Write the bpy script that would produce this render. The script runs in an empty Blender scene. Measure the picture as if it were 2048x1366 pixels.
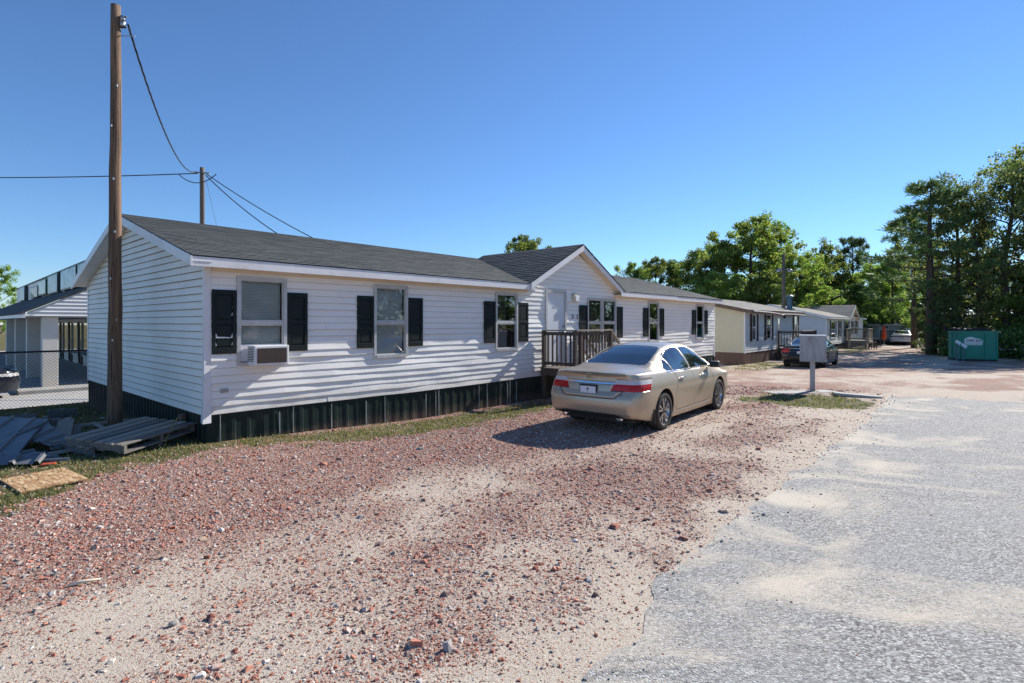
import bpy, bmesh, math, random
import numpy as np
from mathutils import Vector, Matrix
R = math.radians
random.seed(7)
SC = bpy.context.scene
COL = SC.collection

# ------------------------------------------------------------------ camera, sky, sun, exposure
cam = bpy.data.cameras.new('camera'); camo = bpy.data.objects.new('camera', cam); COL.objects.link(camo)
camo.location = (0, 0, 1.83); camo.rotation_euler = (R(90), 0, 0)
cam.sensor_width = 36; cam.lens = 18.9; cam.shift_y = -38 / 2048
cam.clip_start = 0.05; cam.clip_end = 3000
SC.camera = camo
SUN_AZ, SUN_EL = R(49.8), R(33.0)          # azimuth from +Y towards +X
w = bpy.data.worlds.new('World'); SC.world = w; w.use_nodes = True
nt = w.node_tree; bg = nt.nodes['Background']
sky = nt.nodes.new('ShaderNodeTexSky'); sky.sky_type = 'NISHITA'; sky.sun_disc = False
sky.sun_elevation = SUN_EL; sky.sun_rotation = SUN_AZ
sky.altitude = 60; sky.air_density = 1.0; sky.dust_density = 0.0; sky.ozone_density = 9.0
nt.links.new(sky.outputs[0], bg.inputs[0]); bg.inputs[1].default_value = 0.100
sl = bpy.data.lights.new('sun', 'SUN'); sl.energy = 5.0; sl.angle = R(0.5); sl.color = (1.0, 0.955, 0.88)
so = bpy.data.objects.new('sun', sl); COL.objects.link(so)
sdir = Vector((math.sin(SUN_AZ) * math.cos(SUN_EL), math.cos(SUN_AZ) * math.cos(SUN_EL), math.sin(SUN_EL)))
so.rotation_euler = sdir.to_track_quat('Z', 'Y').to_euler(); so.location = (30, 30, 40)
vs = SC.view_settings
vs.view_transform = 'Standard'; vs.look = 'None'; vs.exposure = 0.65; vs.gamma = 1; vs.use_curve_mapping = False
SC.cycles.max_bounces = 6; SC.cycles.transparent_max_bounces = 12

# ------------------------------------------------------------------ frames and helpers
HA = R(48.5)                                # direction of the house row
D1 = (math.cos(HA), math.sin(HA)); D2 = (-math.sin(HA), math.cos(HA))
HC = (-4.68, 8.20)                          # front corner of the near house
def W(t, s): return (HC[0] + t * D1[0] + s * D2[0], HC[1] + t * D1[1] + s * D2[1])

def ss(x, a, b):
    k = np.clip((x - a) / (b - a), 0, 1); return k * k * (3 - 2 * k)
def _h(ix, iy, seed):
    n = (ix.astype(np.int64) * 374761393 + iy.astype(np.int64) * 668265263 + seed * 974711) & 0xffffffff
    n = ((n ^ (n >> 13)) * 1274126177) & 0xffffffff
    return ((n ^ (n >> 16)) & 0xffff) / 65535.0
def vnoise(x, y, f, seed=0):
    x = np.asarray(x, float) * f; y = np.asarray(y, float) * f
    ix = np.floor(x); iy = np.floor(y); fx = x - ix; fy = y - iy
    fx = fx * fx * (3 - 2 * fx); fy = fy * fy * (3 - 2 * fy)
    a = _h(ix, iy, seed); b = _h(ix + 1, iy, seed); c = _h(ix, iy + 1, seed); d = _h(ix + 1, iy + 1, seed)
    return (a * (1 - fx) + b * fx) * (1 - fy) + (c * (1 - fx) + d * fx) * fy
def fbm(x, y, f, seed=0, o=4):
    r = 0; a = 0.5; s = 0
    for i in range(o):
        r = r + a * vnoise(x, y, f * 2 ** i, seed + i * 17); s += a; a *= 0.5
    return r / s

def tag(o, label=None, cat=None, group=None, kind=None):
    if label: o['label'] = label
    if cat: o['category'] = cat
    if group: o['group'] = group
    if kind: o['kind'] = kind
    return o
def empty(name, loc=(0, 0, 0), rz=0, label=None, cat=None, group=None):
    o = bpy.data.objects.new(name, None); COL.objects.link(o)
    o.location = loc; o.rotation_euler = (0, 0, rz); o.empty_display_size = 0.2
    return tag(o, label, cat, group)
def link(name, me, parent=None):
    o = bpy.data.objects.new(name, me); COL.objects.link(o)
    if parent: o.parent = parent
    return o
def np_mesh(name, V, F, mats=(), smooth=False):
    V = np.asarray(V, np.float32); F = np.asarray(F, np.int32); n, k = F.shape
    me = bpy.data.meshes.new(name)
    me.vertices.add(len(V)); me.vertices.foreach_set('co', V.ravel())
    me.loops.add(n * k); me.loops.foreach_set('vertex_index', F.ravel())
    me.polygons.add(n); me.polygons.foreach_set('loop_start', np.arange(0, n * k, k, dtype=np.int32))
    me.polygons.foreach_set('use_smooth', np.full(n, smooth))
    me.update(calc_edges=True); me.validate()
    for m in (mats if isinstance(mats, (list, tuple)) else [mats]): me.materials.append(m)
    return me
class MB:
    def __init__(s): s.v = []; s.f = []; s.m = []
    def add(s, vs, fs, m=0):
        b = len(s.v); s.v += [tuple(p) for p in vs]
        for f in fs: s.f.append([b + i for i in f]); s.m.append(m)
        return s
    def box(s, x0, x1, y0, y1, z0, z1, m=0, M=None):
        vs = [(x, y, z) for z in (z0, z1) for y in (y0, y1) for x in (x0, x1)]
        if M: vs = [M @ Vector(p) for p in vs]
        return s.add(vs, [(0, 2, 3, 1), (4, 5, 7, 6), (0, 1, 5, 4), (2, 6, 7, 3), (0, 4, 6, 2), (1, 3, 7, 5)], m)
    def hexa(s, p, m=0):   # 8 points: bottom ring 4, top ring 4
        return s.add(p, [(3, 2, 1, 0), (4, 5, 6, 7), (0, 1, 5, 4), (1, 2, 6, 5), (2, 3, 7, 6), (3, 0, 4, 7)], m)
    def bar(s, p0, p1, wd, th, up=(0, 0, 1), m=0):
        p0 = Vector(p0); p1 = Vector(p1); d = (p1 - p0); L = d.length; d /= L
        u = Vector(up); sd = d.cross(u)
        if sd.length < 1e-4: sd = d.cross(Vector((1, 0, 0)))
        sd.normalize(); u = sd.cross(d)
        M = Matrix((( d.x, sd.x, u.x, p0.x), (d.y, sd.y, u.y, p0.y), (d.z, sd.z, u.z, p0.z), (0, 0, 0, 1)))
        return s.box(0, L, -wd / 2, wd / 2, -th / 2, th / 2, m, M)
    def prism(s, pts, fn, a0, a1, m=0):
        n = len(pts); vs = [fn(p[0], p[1], a0) for p in pts] + [fn(p[0], p[1], a1) for p in pts]
        fs = [tuple(range(n))[::-1], tuple(range(n, 2 * n))] + [(i, (i + 1) % n, n + (i + 1) % n, n + i) for i in range(n)]
        return s.add(vs, fs, m)
    def pipe(s, pts, r, n=8, m=0, cap=True):
        pts = [Vector(p) for p in pts]; rs = r if isinstance(r, (list, tuple)) else [r] * len(pts)
        b = len(s.v); prev = None
        for i, p in enumerate(pts):
            d = (pts[min(i + 1, len(pts) - 1)] - pts[max(i - 1, 0)]).normalized()
            if prev is None:
                a = d.cross(Vector((0, 0, 1)) if abs(d.z) < 0.9 else Vector((1, 0, 0))).normalized()
            else:
                a = (prev - d * prev.dot(d)).normalized()
            prev = a; c = d.cross(a)
            for k in range(n):
                q = 2 * math.pi * k / n
                s.v.append(tuple(p + (a * math.cos(q) + c * math.sin(q)) * rs[i]))
        for i in range(len(pts) - 1):
            for k in range(n):
                s.f.append([b + i * n + k, b + i * n + (k + 1) % n, b + (i + 1) * n + (k + 1) % n, b + (i + 1) * n + k]); s.m.append(m)
        if cap:
            s.f.append([b + k for k in range(n)][::-1]); s.m.append(m)
            e = b + (len(pts) - 1) * n; s.f.append([e + k for k in range(n)]); s.m.append(m)
        return s
    def lathe(s, prof, n, fn, m=0, closed=False):   # prof (r,h), fn(x,y,h) -> point
        b = len(s.v); k = len(prof)
        for i in range(n):
            q = 2 * math.pi * i / n
            for r_, h_ in prof: s.v.append(tuple(fn(r_ * math.cos(q), r_ * math.sin(q), h_)))
        for i in range(n):
            for j in range(k - 1 + (1 if closed else 0)):
                j2 = (j + 1) % k
                s.f.append([b + i * k + j, b + ((i + 1) % n) * k + j, b + ((i + 1) % n) * k + j2, b + i * k + j2]); s.m.append(m)
        return s
    def build(s, name, mats, parent=None, smooth=False, bevel=0, loc=None, rot=None):
        me = bpy.data.meshes.new(name); me.from_pydata(s.v, [], s.f)
        for m in (mats if isinstance(mats, (list, tuple)) else [mats]): me.materials.append(m)
        if any(s.m): me.polygons.foreach_set('material_index', s.m)
        if smooth: me.polygons.foreach_set('use_smooth', [True] * len(s.f))
        me.update(); o = link(name, me, parent)
        if bevel:
            b = o.modifiers.new('bevel', 'BEVEL'); b.width = bevel; b.segments = 2; b.limit_method = 'ANGLE'; b.angle_limit = R(40)
        if loc: o.location = loc
        if rot: o.rotation_euler = rot
        return o

# ------------------------------------------------------------------ materials
class NT:
    def __init__(s, name):
        s.mat = bpy.data.materials.new(name); s.mat.use_nodes = True; s.t = s.mat.node_tree
        s.p = s.t.nodes['Principled BSDF']; s.out = s.t.nodes['Material Output']
    def n(s, typ, **kw):
        x = s.t.nodes.new(typ)
        for k, v in kw.items(): setattr(x, k, v)
        return x
    def l(s, a, b): s.t.links.new(a, b)
    def set(s, x, **kw):
        for k, v in kw.items(): x.inputs[k.replace('_', ' ')].default_value = v
    def coord(s, kind='Object', scale=(1, 1, 1)):
        c = s.n('ShaderNodeTexCoord'); m = s.n('ShaderNodeMapping'); s.l(c.outputs[kind], m.inputs[0]); m.inputs['Scale'].default_value = scale
        return m.outputs[0]
    def geo(s, scale=(1, 1, 1)):
        c = s.n('ShaderNodeNewGeometry'); m = s.n('ShaderNodeMapping'); s.l(c.outputs['Position'], m.inputs[0]); m.inputs['Scale'].default_value = scale
        return m.outputs[0]
    def island(s): return s.n('ShaderNodeNewGeometry').outputs['Random Per Island']
    def noise(s, co, sc, det=4, rough=0.55, dist=0):
        x = s.n('ShaderNodeTexNoise'); s.l(co, x.inputs['Vector']); s.set(x, Scale=sc, Detail=det, Roughness=rough, Distortion=dist); return x.outputs['Fac']
    def vor(s, co, sc, feat='F1'):
        x = s.n('ShaderNodeTexVoronoi', feature=feat); s.l(co, x.inputs['Vector']); s.set(x, Scale=sc); return x
    def ramp(s, fac, stops, interp='LINEAR'):
        x = s.n('ShaderNodeValToRGB'); x.color_ramp.interpolation = interp; e = x.color_ramp.elements
        while len(e) < len(stops): e.new(0.5)
        for i, (p, c) in enumerate(stops):
            e[i].position = p; e[i].color = (c, c, c, 1) if isinstance(c, (int, float)) else (*c, 1)
        s.l(fac, x.inputs[0]); return x.outputs[0]
    def mix(s, fac, a, b, mode='MIX'):
        x = s.n('ShaderNodeMix', data_type='RGBA', blend_type=mode)
        for sock, v in ((x.inputs[0], fac), (x.inputs[6], a), (x.inputs[7], b)):
            if isinstance(v, (int, float)): sock.default_value = v
            elif isinstance(v, tuple): sock.default_value = (*v, 1)
            else: s.l(v, sock)
        return x.outputs[2]
    def math(s, op, a, b=None, c=None):
        x = s.n('ShaderNodeMath', operation=op)
        for i, v in enumerate((a, b, c)):
            if v is None: continue
            if isinstance(v, (int, float)): x.inputs[i].default_value = v
            else: s.l(v, x.inputs[i])
        return x.outputs[0]
    def bump(s, h, strength=0.3, dist=0.01):
        x = s.n('ShaderNodeBump'); s.l(h, x.inputs['Height']); s.set(x, Strength=strength, Distance=dist); s.l(x.outputs[0], s.p.inputs['Normal']); return x
    def base(s, c):
        if isinstance(c, tuple): s.p.inputs['Base Color'].default_value = (*c, 1)
        else: s.l(c, s.p.inputs['Base Color'])
    def pr(s, **kw): s.set(s.p, **kw)
MATS = {}
def simple(name, a, b=None, sc=6, rough=0.7, metal=0, bump=0.15, bsc=40, stretch=(1, 1, 1), spec=0.4, dirt=None, dsc=1.5, drange=(0.5, 0.75), coat=0):
    x = NT(name); co = x.coord('Object', stretch)
    c = a
    if b: c = x.mix(x.ramp(x.noise(co, sc, 5, 0.6), [(0.3, 0.0), (0.7, 1.0)]), a, b)
    if dirt: c = x.mix(x.ramp(x.noise(co, dsc, 6, 0.65), [(drange[0], 0.0), (drange[1], 1.0)]), c, dirt)
    x.base(c); x.pr(Roughness=rough, Metallic=metal); x.p.inputs['Specular IOR Level'].default_value = spec
    if coat: x.p.inputs['Coat Weight'].default_value = coat; x.p.inputs['Coat Roughness'].default_value = 0.04
    if bump: x.bump(x.noise(co, bsc, 4, 0.6), bump, 0.01)
    MATS[name] = x.mat; return x.mat

def vinyl_mat():
    x = NT('vinyl_white'); co = x.coord('Object'); st = x.coord('Object', (0.35, 1, 5))
    c = x.mix(x.ramp(x.noise(co, 1.2, 5, 0.6), [(0.3, 0.0), (0.7, 1.0)]), (0.87, 0.85, 0.805), (0.81, 0.79, 0.745))
    c = x.mix(x.ramp(x.noise(st, 2.0, 6, 0.7), [(0.55, 0.0), (0.85, 0.5)]), c, (0.58, 0.55, 0.50))
    sp = x.n('ShaderNodeSeparateXYZ'); x.l(x.n('ShaderNodeTexCoord').outputs['Object'], sp.inputs[0])
    low = x.math('SUBTRACT', x.math('MULTIPLY', x.noise(x.coord('Object', (1, 1, 2)), 3.5, 6, 0.7), 0.75), x.math('MULTIPLY', x.math('SUBTRACT', sp.outputs[2], 0.42), 0.9))
    c = x.mix(x.ramp(low, [(0.18, 0.0), (0.5, 0.55)]), c, (0.40, 0.33, 0.25))
    c = x.mix(x.ramp(x.noise(co, 26, 2, 0.6), [(0.74, 0.0), (0.79, 0.5)]), c, (0.30, 0.26, 0.20))
    x.base(c); x.pr(Roughness=0.45); x.bump(x.noise(co, 6, 3), 0.05, 0.01); return x.mat
VINYL = vinyl_mat()
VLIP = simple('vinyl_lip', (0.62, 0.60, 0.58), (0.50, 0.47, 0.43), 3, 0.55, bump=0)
def gable_mat():
    x = NT('vinyl_dirty'); co = x.coord('Object')
    c = x.mix(x.ramp(x.noise(co, 0.9, 5), [(0.35, 0.0), (0.7, 1.0)]), (0.86, 0.845, 0.79), (0.76, 0.745, 0.69))
    st = x.coord('Object', (1, 0.12, 1)); c = x.mix(x.ramp(x.noise(st, 7, 6, 0.7), [(0.55, 0.0), (0.8, 0.55)]), c, (0.48, 0.49, 0.43))
    c = x.mix(x.ramp(x.noise(co, 22, 3, 0.7), [(0.68, 0.0), (0.78, 0.6)]), c, (0.30, 0.28, 0.24))
    x.base(c); x.pr(Roughness=0.6); x.bump(x.noise(co, 6, 3), 0.05, 0.01); return x.mat
VDIRT = gable_mat()
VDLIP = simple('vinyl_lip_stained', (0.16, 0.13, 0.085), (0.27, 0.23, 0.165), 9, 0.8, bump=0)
CREAM = simple('vinyl_cream', (0.66, 0.61, 0.44), (0.60, 0.56, 0.41), 1.3, 0.5, dirt=(0.42, 0.38, 0.26), drange=(0.62, 0.95), bump=0.05)
CREAM2 = simple('vinyl_grey_white', (0.78, 0.78, 0.76), (0.70, 0.70, 0.68), 1.5, 0.5, dirt=(0.42, 0.40, 0.36), drange=(0.6, 0.95), bump=0.05)
PINKW = simple('vinyl_offwhite', (0.86, 0.84, 0.80), (0.80, 0.78, 0.74), 1.5, 0.5, bump=0.04)
FARW = simple('vinyl_greygreen', (0.56, 0.60, 0.58), (0.48, 0.53, 0.52), 1.5, 0.6, bump=0.04)
TRIMW = simple('trim_white', (0.76, 0.76, 0.77), (0.68, 0.68, 0.69), 2, 0.4, dirt=(0.48, 0.42, 0.32), dsc=2.2, drange=(0.58, 0.9), bump=0.04)
SOFFIT = simple('soffit_tan', (0.66, 0.56, 0.42), (0.72, 0.64, 0.52), 3, 0.6, dirt=(0.35, 0.25, 0.15), drange=(0.6, 0.85), bump=0.1)
BROWNT = simple('trim_brown', (0.12, 0.075, 0.05), (0.16, 0.10, 0.07), 4, 0.6)
BROWNS = simple('skirt_brown', (0.20, 0.12, 0.09), (0.15, 0.09, 0.07), 5, 0.65, stretch=(1, 1, 0.3), dirt=(0.28, 0.22, 0.16), drange=(0.55, 0.9))
def skirt_mat():
    x = NT('skirt_green_black'); co = x.coord('Object', (1, 1, 0.5))
    c = x.mix(x.noise(co, 2, 5, 0.6), (0.010, 0.022, 0.019), (0.020, 0.033, 0.029))
    c = x.mix(x.ramp(x.noise(x.coord('Object', (5, 5, 0.4)), 3, 6, 0.7), [(0.56, 0.0), (0.85, 0.5)]), c, (0.10, 0.095, 0.08))
    sp = x.n('ShaderNodeSeparateXYZ'); x.l(x.n('ShaderNodeTexCoord').outputs['Object'], sp.inputs[0])
    low = x.math('SUBTRACT', x.math('MULTIPLY', x.noise(x.coord('Object'), 4, 6, 0.7), 0.8), x.math('MULTIPLY', x.math('ADD', sp.outputs[2], 0.12), 1.6))
    c = x.mix(x.ramp(low, [(0.12, 0.0), (0.5, 0.6)]), c, (0.17, 0.12, 0.09))
    x.base(c); x.pr(Roughness=0.5); x.p.inputs['Specular IOR Level'].default_value = 0.2; x.bump(x.noise(co, 9, 4), 0.12, 0.01); return x.mat
SKIRT = skirt_mat()
SEAM_GLINT = simple('seam_glint_pale', (0.42, 0.44, 0.42), (0.20, 0.22, 0.21), 14, 0.5, stretch=(1, 1, 0.4))  # pale colour painting the glint of metal panel edges
SHUT = simple('shutter_dark', (0.009, 0.015, 0.015), (0.013, 0.021, 0.021), 3, 0.5, bump=0.15, bsc=90, spec=0.2)
SHUTB = simple('shutter_brown', (0.05, 0.022, 0.018), (0.07, 0.03, 0.025), 3, 0.5)
SHUTG = simple('shutter_grey', (0.06, 0.065, 0.075), (0.08, 0.085, 0.09), 3, 0.5)
ALU = simple('window_alu', (0.56, 0.56, 0.55), (0.46, 0.46, 0.45), 6, 0.5, metal=0.3, dirt=(0.30, 0.27, 0.22), drange=(0.6, 0.85))
DARKIN = simple('room_shade', (0.03, 0.03, 0.032), None, bump=0, rough=0.9)  # near-black colour holding the shade of the unlit rooms
BLIND = simple('blind_grey', (0.74, 0.74, 0.70), (0.64, 0.64, 0.60), 2, 0.8, bump=0)
CURTAIN = simple('curtain', (0.40, 0.37, 0.30), (0.30, 0.28, 0.24), 3, 0.9, stretch=(6, 6, 0.4))
DOORW = simple('door_white', (0.72, 0.74, 0.76), (0.66, 0.68, 0.71), 2, 0.4, bump=0.03)
def glass_mat(name, tint=(0.8, 0.85, 0.85), refl=0.14):
    x = NT(name); t = x.n('ShaderNodeBsdfTransparent'); t.inputs[0].default_value = (*tint, 1)
    g = x.n('ShaderNodeBsdfGlossy'); g.inputs['Roughness'].default_value = 0.02; g.inputs[0].default_value = (0.95, 0.97, 1, 1)
    fr = x.n('ShaderNodeFresnel'); fr.inputs[0].default_value = 1.5
    m = x.n('ShaderNodeMixShader'); x.l(x.math('ADD', x.math('MULTIPLY', fr.outputs[0], 0.9), refl), m.inputs[0]); x.l(t.outputs[0], m.inputs[1]); x.l(g.outputs[0], m.inputs[2]); x.l(m.outputs[0], x.out.inputs[0])
    return x.mat
GLASS = glass_mat('window_glass', (0.94, 0.95, 0.95), 0.0)
def shingle_mat(name, a, b, alg):
    x = NT(name); r = x.island(); c = x.mix(x.ramp(r, [(0.0, 0.0), (1.0, 1.0)]), a, b); co = x.coord('Object')
    c = x.mix(x.ramp(x.noise(co, 0.55, 6, 0.65), [(0.45, 0.0), (0.75, 0.8)]), c, alg)
    c = x.mix(x.ramp(x.noise(co, 130, 2), [(0.40, 0.0), (0.72, 0.4)]), c, (0.20, 0.20, 0.195))
    x.base(c); x.pr(Roughness=0.9); x.bump(x.noise(co, 160, 2), 0.6, 0.004); return x.mat
SHING = shingle_mat('shingle_dark', (0.025, 0.030, 0.031), (0.056, 0.061, 0.060), (0.050, 0.060, 0.050))
SHINGL = shingle_mat('shingle_light', (0.22, 0.20, 0.18), (0.32, 0.30, 0.27), (0.26, 0.24, 0.20))
WOODG = simple('wood_weathered', (0.36, 0.32, 0.265), (0.24, 0.21, 0.17), 7, 0.85, stretch=(0.25, 6, 6), bump=0.4, bsc=30)
WOODR = simple('wood_deck', (0.070, 0.052, 0.040), (0.125, 0.098, 0.080), 6, 0.85, stretch=(2, 2, 0.6), bump=0.3)
WOODO = simple('wood_rot_grey', (0.24, 0.22, 0.195), (0.13, 0.115, 0.10), 6, 0.9, stretch=(0.3, 5, 5), bump=0.5, bsc=25, dirt=(0.07, 0.06, 0.05))
def pole_mat():
    x = NT('pole_wood'); co = x.coord('Object', (7, 7, 0.22))
    c = x.mix(x.ramp(x.noise(co, 3.0, 6, 0.7), [(0.32, 0.0), (0.68, 1.0)]), (0.085, 0.052, 0.034), (0.27, 0.165, 0.10))
    c = x.mix(x.ramp(x.noise(x.coord('Object', (14, 14, 0.16)), 4, 3, 0.8), [(0.57, 0.0), (0.62, 1.0)]), c, (0.022, 0.015, 0.012))
    c = x.mix(x.ramp(x.noise(x.coord('Object', (3, 3, 1.6)), 5, 2, 0.5), [(0.70, 0.0), (0.76, 0.8)]), c, (0.05, 0.03, 0.02))
    x.base(c); x.pr(Roughness=0.85); x.bump(x.noise(co, 5, 5, 0.7), 0.9, 0.02); return x.mat
POLE = pole_mat()
POLEG = simple('pole_grey', (0.17, 0.15, 0.13), (0.10, 0.085, 0.07), 3, 0.9, stretch=(6, 6, 0.3), bump=0.5)
CABLE = simple('cable_black', (0.02, 0.02, 0.022), None, rough=0.5, bump=0)
STEEL = simple('steel_grey', (0.45, 0.46, 0.47), (0.35, 0.36, 0.37), 5, 0.4, metal=0.7)
GALV = simple('galvanised', (0.20, 0.205, 0.21), (0.14, 0.145, 0.15), 3, 0.45, metal=0.4, bump=0.1, bsc=8, dirt=(0.16, 0.15, 0.14), drange=(0.58, 0.85))
FENCE = simple('fence_black', (0.03, 0.032, 0.034), None, rough=0.45, metal=0.4, bump=0)
CONC = simple('concrete', (0.42, 0.41, 0.38), (0.33, 0.32, 0.30), 4, 0.9, bump=0.4, bsc=35, dirt=(0.22, 0.21, 0.17), drange=(0.6, 0.85))
BLOCK = simple('block_dark', (0.19, 0.18, 0.165), (0.12, 0.115, 0.105), 8, 0.95, bump=0.7, bsc=50, dirt=(0.08, 0.09, 0.06))
PAVE = simple('pavement_grey', (0.44, 0.43, 0.41), (0.37, 0.36, 0.35), 1.5, 0.9, bump=0.3, bsc=60)
STUCCO = simple('stucco_white', (0.74, 0.69, 0.60), (0.66, 0.62, 0.54), 2, 0.85, bump=0.35, bsc=25)
BLACKP = simple('black_plastic', (0.018, 0.018, 0.019), (0.03, 0.03, 0.03), 6, 0.55, bump=0.05)
RUBBER = simple('tyre_rubber', (0.022, 0.021, 0.020), (0.045, 0.040, 0.036), 8, 0.85, bump=0.1)
CHROME = simple('chrome', (0.75, 0.76, 0.78), None, rough=0.12, metal=1.0, bump=0)
RIMS = simple('rim_silver', (0.52, 0.52, 0.53), (0.42, 0.42, 0.43), 5, 0.28, metal=0.9, bump=0)
RIMD = simple('rim_dark', (0.03, 0.03, 0.032), None, rough=0.4, metal=0.4, bump=0)
CARGLASS = simple('car_glass', (0.010, 0.014, 0.018), None, rough=0.03, spec=0.9, bump=0, coat=0.6)
def paint(name, c, metal=0.5, rough=0.32, dust=0.35):
    x = NT(name); co = x.coord('Object')
    cc = x.mix(x.ramp(x.noise(co, 2.2, 5, 0.6), [(0.45, 0.0), (0.85, dust)]), c, (0.40, 0.34, 0.27))
    x.base(cc); x.pr(Roughness=rough, Metallic=metal); x.p.inputs['Coat Weight'].default_value = 0.6; x.p.inputs['Coat Roughness'].default_value = 0.12
    x.bump(x.noise(co, 900, 1), 0.02, 0.001); return x.mat
GOLD = paint('paint_champagne', (0.44, 0.37, 0.28), 0.55, 0.38)
BLKPAINT = paint('paint_black', (0.010, 0.011, 0.013), 0.1, 0.25, 0.03)
WHTPAINT = paint('paint_white', (0.78, 0.78, 0.77), 0.0, 0.3)
BLUEPAINT = paint('paint_blue_black', (0.008, 0.012, 0.024), 0.1, 0.25, 0.02)
def lamp_mat(name, c):
    x = NT(name); x.base(c); x.pr(Roughness=0.22); x.p.inputs['Coat Weight'].default_value = 0.25; x.p.inputs['Specular IOR Level'].default_value = 0.4
    co = x.coord('Object', (1, 1, 3)); x.bump(x.noise(co, 25, 2), 0.3, 0.01); return x.mat
REDL = lamp_mat('lamp_red', (0.42, 0.003, 0.004)); CLEARL = lamp_mat('lamp_clear', (0.55, 0.53, 0.52))
PLATEW = simple('plate_white', (0.72, 0.74, 0.78), (0.66, 0.69, 0.75), 5, 0.4, bump=0)
DGREEN = simple('dumpster_green', (0.025, 0.29, 0.195), (0.018, 0.22, 0.16), 2, 0.5, bump=0.15, bsc=8, dirt=(0.13, 0.085, 0.04), dsc=2.8, drange=(0.56, 0.8))
BLUEGREY = simple('flue_bluegrey', (0.10, 0.16, 0.20), (0.14, 0.20, 0.23), 5, 0.5, metal=0.4)
ORANGE = simple('canvas_orange', (0.62, 0.10, 0.035), (0.50, 0.07, 0.025), 4, 0.8, stretch=(6, 6, 0.5))
SIGNW = simple('print_white', (0.78, 0.80, 0.80), None, rough=0.5, bump=0)
ROOM = None
def osb_mat():
    x = NT('osb_board'); co = x.coord('Object', (3.2, 14, 14)); v = x.vor(co, 3.2)
    sp = x.n('ShaderNodeSeparateColor'); x.l(v.outputs['Color'], sp.inputs[0])
    c = x.ramp(sp.outputs[0], [(0.0, (0.26, 0.135, 0.055)), (0.35, (0.40, 0.225, 0.10)), (0.7, (0.50, 0.325, 0.165)), (1.0, (0.62, 0.45, 0.27))])
    x.base(c); x.pr(Roughness=0.75); x.bump(sp.outputs[1], 0.3, 0.003); return x.mat
OSB = osb_mat()
# ------------------------------------------------------------------ terrain
def ts_of(x, y):
    dx = x - HC[0]; dy = y - HC[1]
    return dx * D1[0] + dy * D1[1], dx * D2[0] + dy * D2[1]
def gz(x, y, micro=False):
    x = np.asarray(x, float); y = np.asarray(y, float); t, s = ts_of(x, y)
    za = 0.20 * ss(s, -3.2, -0.4) * ss(t, -1, 5)
    zb = 0.27 * ss(s, 0.5, 8) * (1 - ss(t, 0, 3))
    zc = 0.30 * ss(y, 15, 29) + 0.05 * ss(y, 29, 60)
    z = -np.maximum(np.maximum(za, zb), zc)
    z = z - 0.036 * ss(-s, 6.85, 8.1) * (1 - ss(t, 12.6, 14.2))
    z = z - 0.06 * ss(s, 8.75, 9.2) * (1 - ss(t, 4, 6))
    if micro:
        z = z + 0.030 * (fbm(x, y, 1.1, 3) - 0.5) * ss(-(s), -12, 6.4) + 0.014 * (fbm(x, y, 7, 9) - 0.5)
    return z
def gzf(x, y): return float(gz(np.array([x]), np.array([y]))[0])

def masks(x, y):
    t, s = ts_of(x, y)
    n1 = 0.5 * fbm(x, y, 0.8, 21) + 0.5 * fbm(t * 0.45, s * 1.25, 0.9, 23); n1 = 0.5 + (n1 - 0.5) * 1.35; n2 = fbm(x, y, 2.6, 5); n3 = fbm(x, y, 0.35, 40)
    edge = np.interp(t, [-8, -2.4, -1.7, -0.9, 0.4, 1.7, 3.4, 5.5, 7.5, 9], [-2.4, -1.7, -1.15, -0.85, -0.80, -1.35, -1.65, -1.85, -1.2, -0.3])
    strip = ss(s - edge + (n2 - 0.5) * 1.5 + (n1 - .5) * 0.6, -0.30, 0.35) * (1 - ss(t, 6.8, 9.0)) * (1 - 0.75 * ss(s, -0.55, -0.05) * ss(t, 0.6, 1.6))
    yard = ss(t * -1 + 0.2, 0, 0.5) * ss(s, -0.9, 0.2) * (1 - ss(s, 8.9, 9.2))
    mx, my = (x - 6.95) / 1.65, (y - 12.45) / 1.25
    mail = 1 - ss(np.hypot(mx, my) + (n2 - 0.5) * 0.9, 0.62, 1.05)
    row = ss(s, -2.4, -1.2) * (1 - ss(s, 0.5, 1.5)) * ss(t, 19.5, 21.5) * (0.45 + 0.9 * (n1 > 0.5))
    far = ss(y - 0.15 * x, 33, 40) * 0.6 * ss(n1, 0.35, 0.6) + ss(s, 10, 20) * 0.9 + ss(x * 0.5 - 0.35 * y, 1.5, 5) * ss(y, 24, 30) * 0.8
    grass = np.clip(np.maximum.reduce([strip, yard, mail, row, far]), 0, 1)
    g = 0.30 + 0.62 * ss(s, -5.9, -2.6)
    g = g + (n1 - 0.5) * 0.75 * (1 - 0.5 * ss(s, -3.2, -1.5)) + (n2 - 0.5) * 0.5 + (n3 - 0.5) * 0.3
    g = np.where(t > 8, 0.42 + (n1 - 0.5) * 1.3 + (n2 - 0.5) * 0.7 - 0.30 * ss(s, -6, -8) * 0 - 0.28 * (1 - ss(np.abs(s + 7.0), 0.8, 2.6)), g)
    k = ss(t, 6.5, 9.5)
    ga = 0.43 + 0.50 * ss(s, -5.4, -2.6) + (n1 - 0.5) * 1.35 * (1 - 0.65 * ss(s, -3.4, -1.5)) + (n2 - 0.5) * 0.55
    gb = 0.46 + (n1 - 0.5) * 1.4 + (n2 - 0.5) * 0.7 - 0.30 * (1 - ss(np.abs(s + 7.4), 0.6, 2.4)) - 0.1 * ss(y, 18, 30)
    g = ga * (1 - k) + gb * k
    g = g * ss(s + 7.35 + (n2 - .5) * 0.9, -0.05, 0.75) + 0.6 * ss(t, 13.5, 17) * ss(-s, 7.0, 7.8) * ss(n1, 0.36, 0.60)
    return grass, np.clip(g, 0.03, 0.97)

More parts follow.
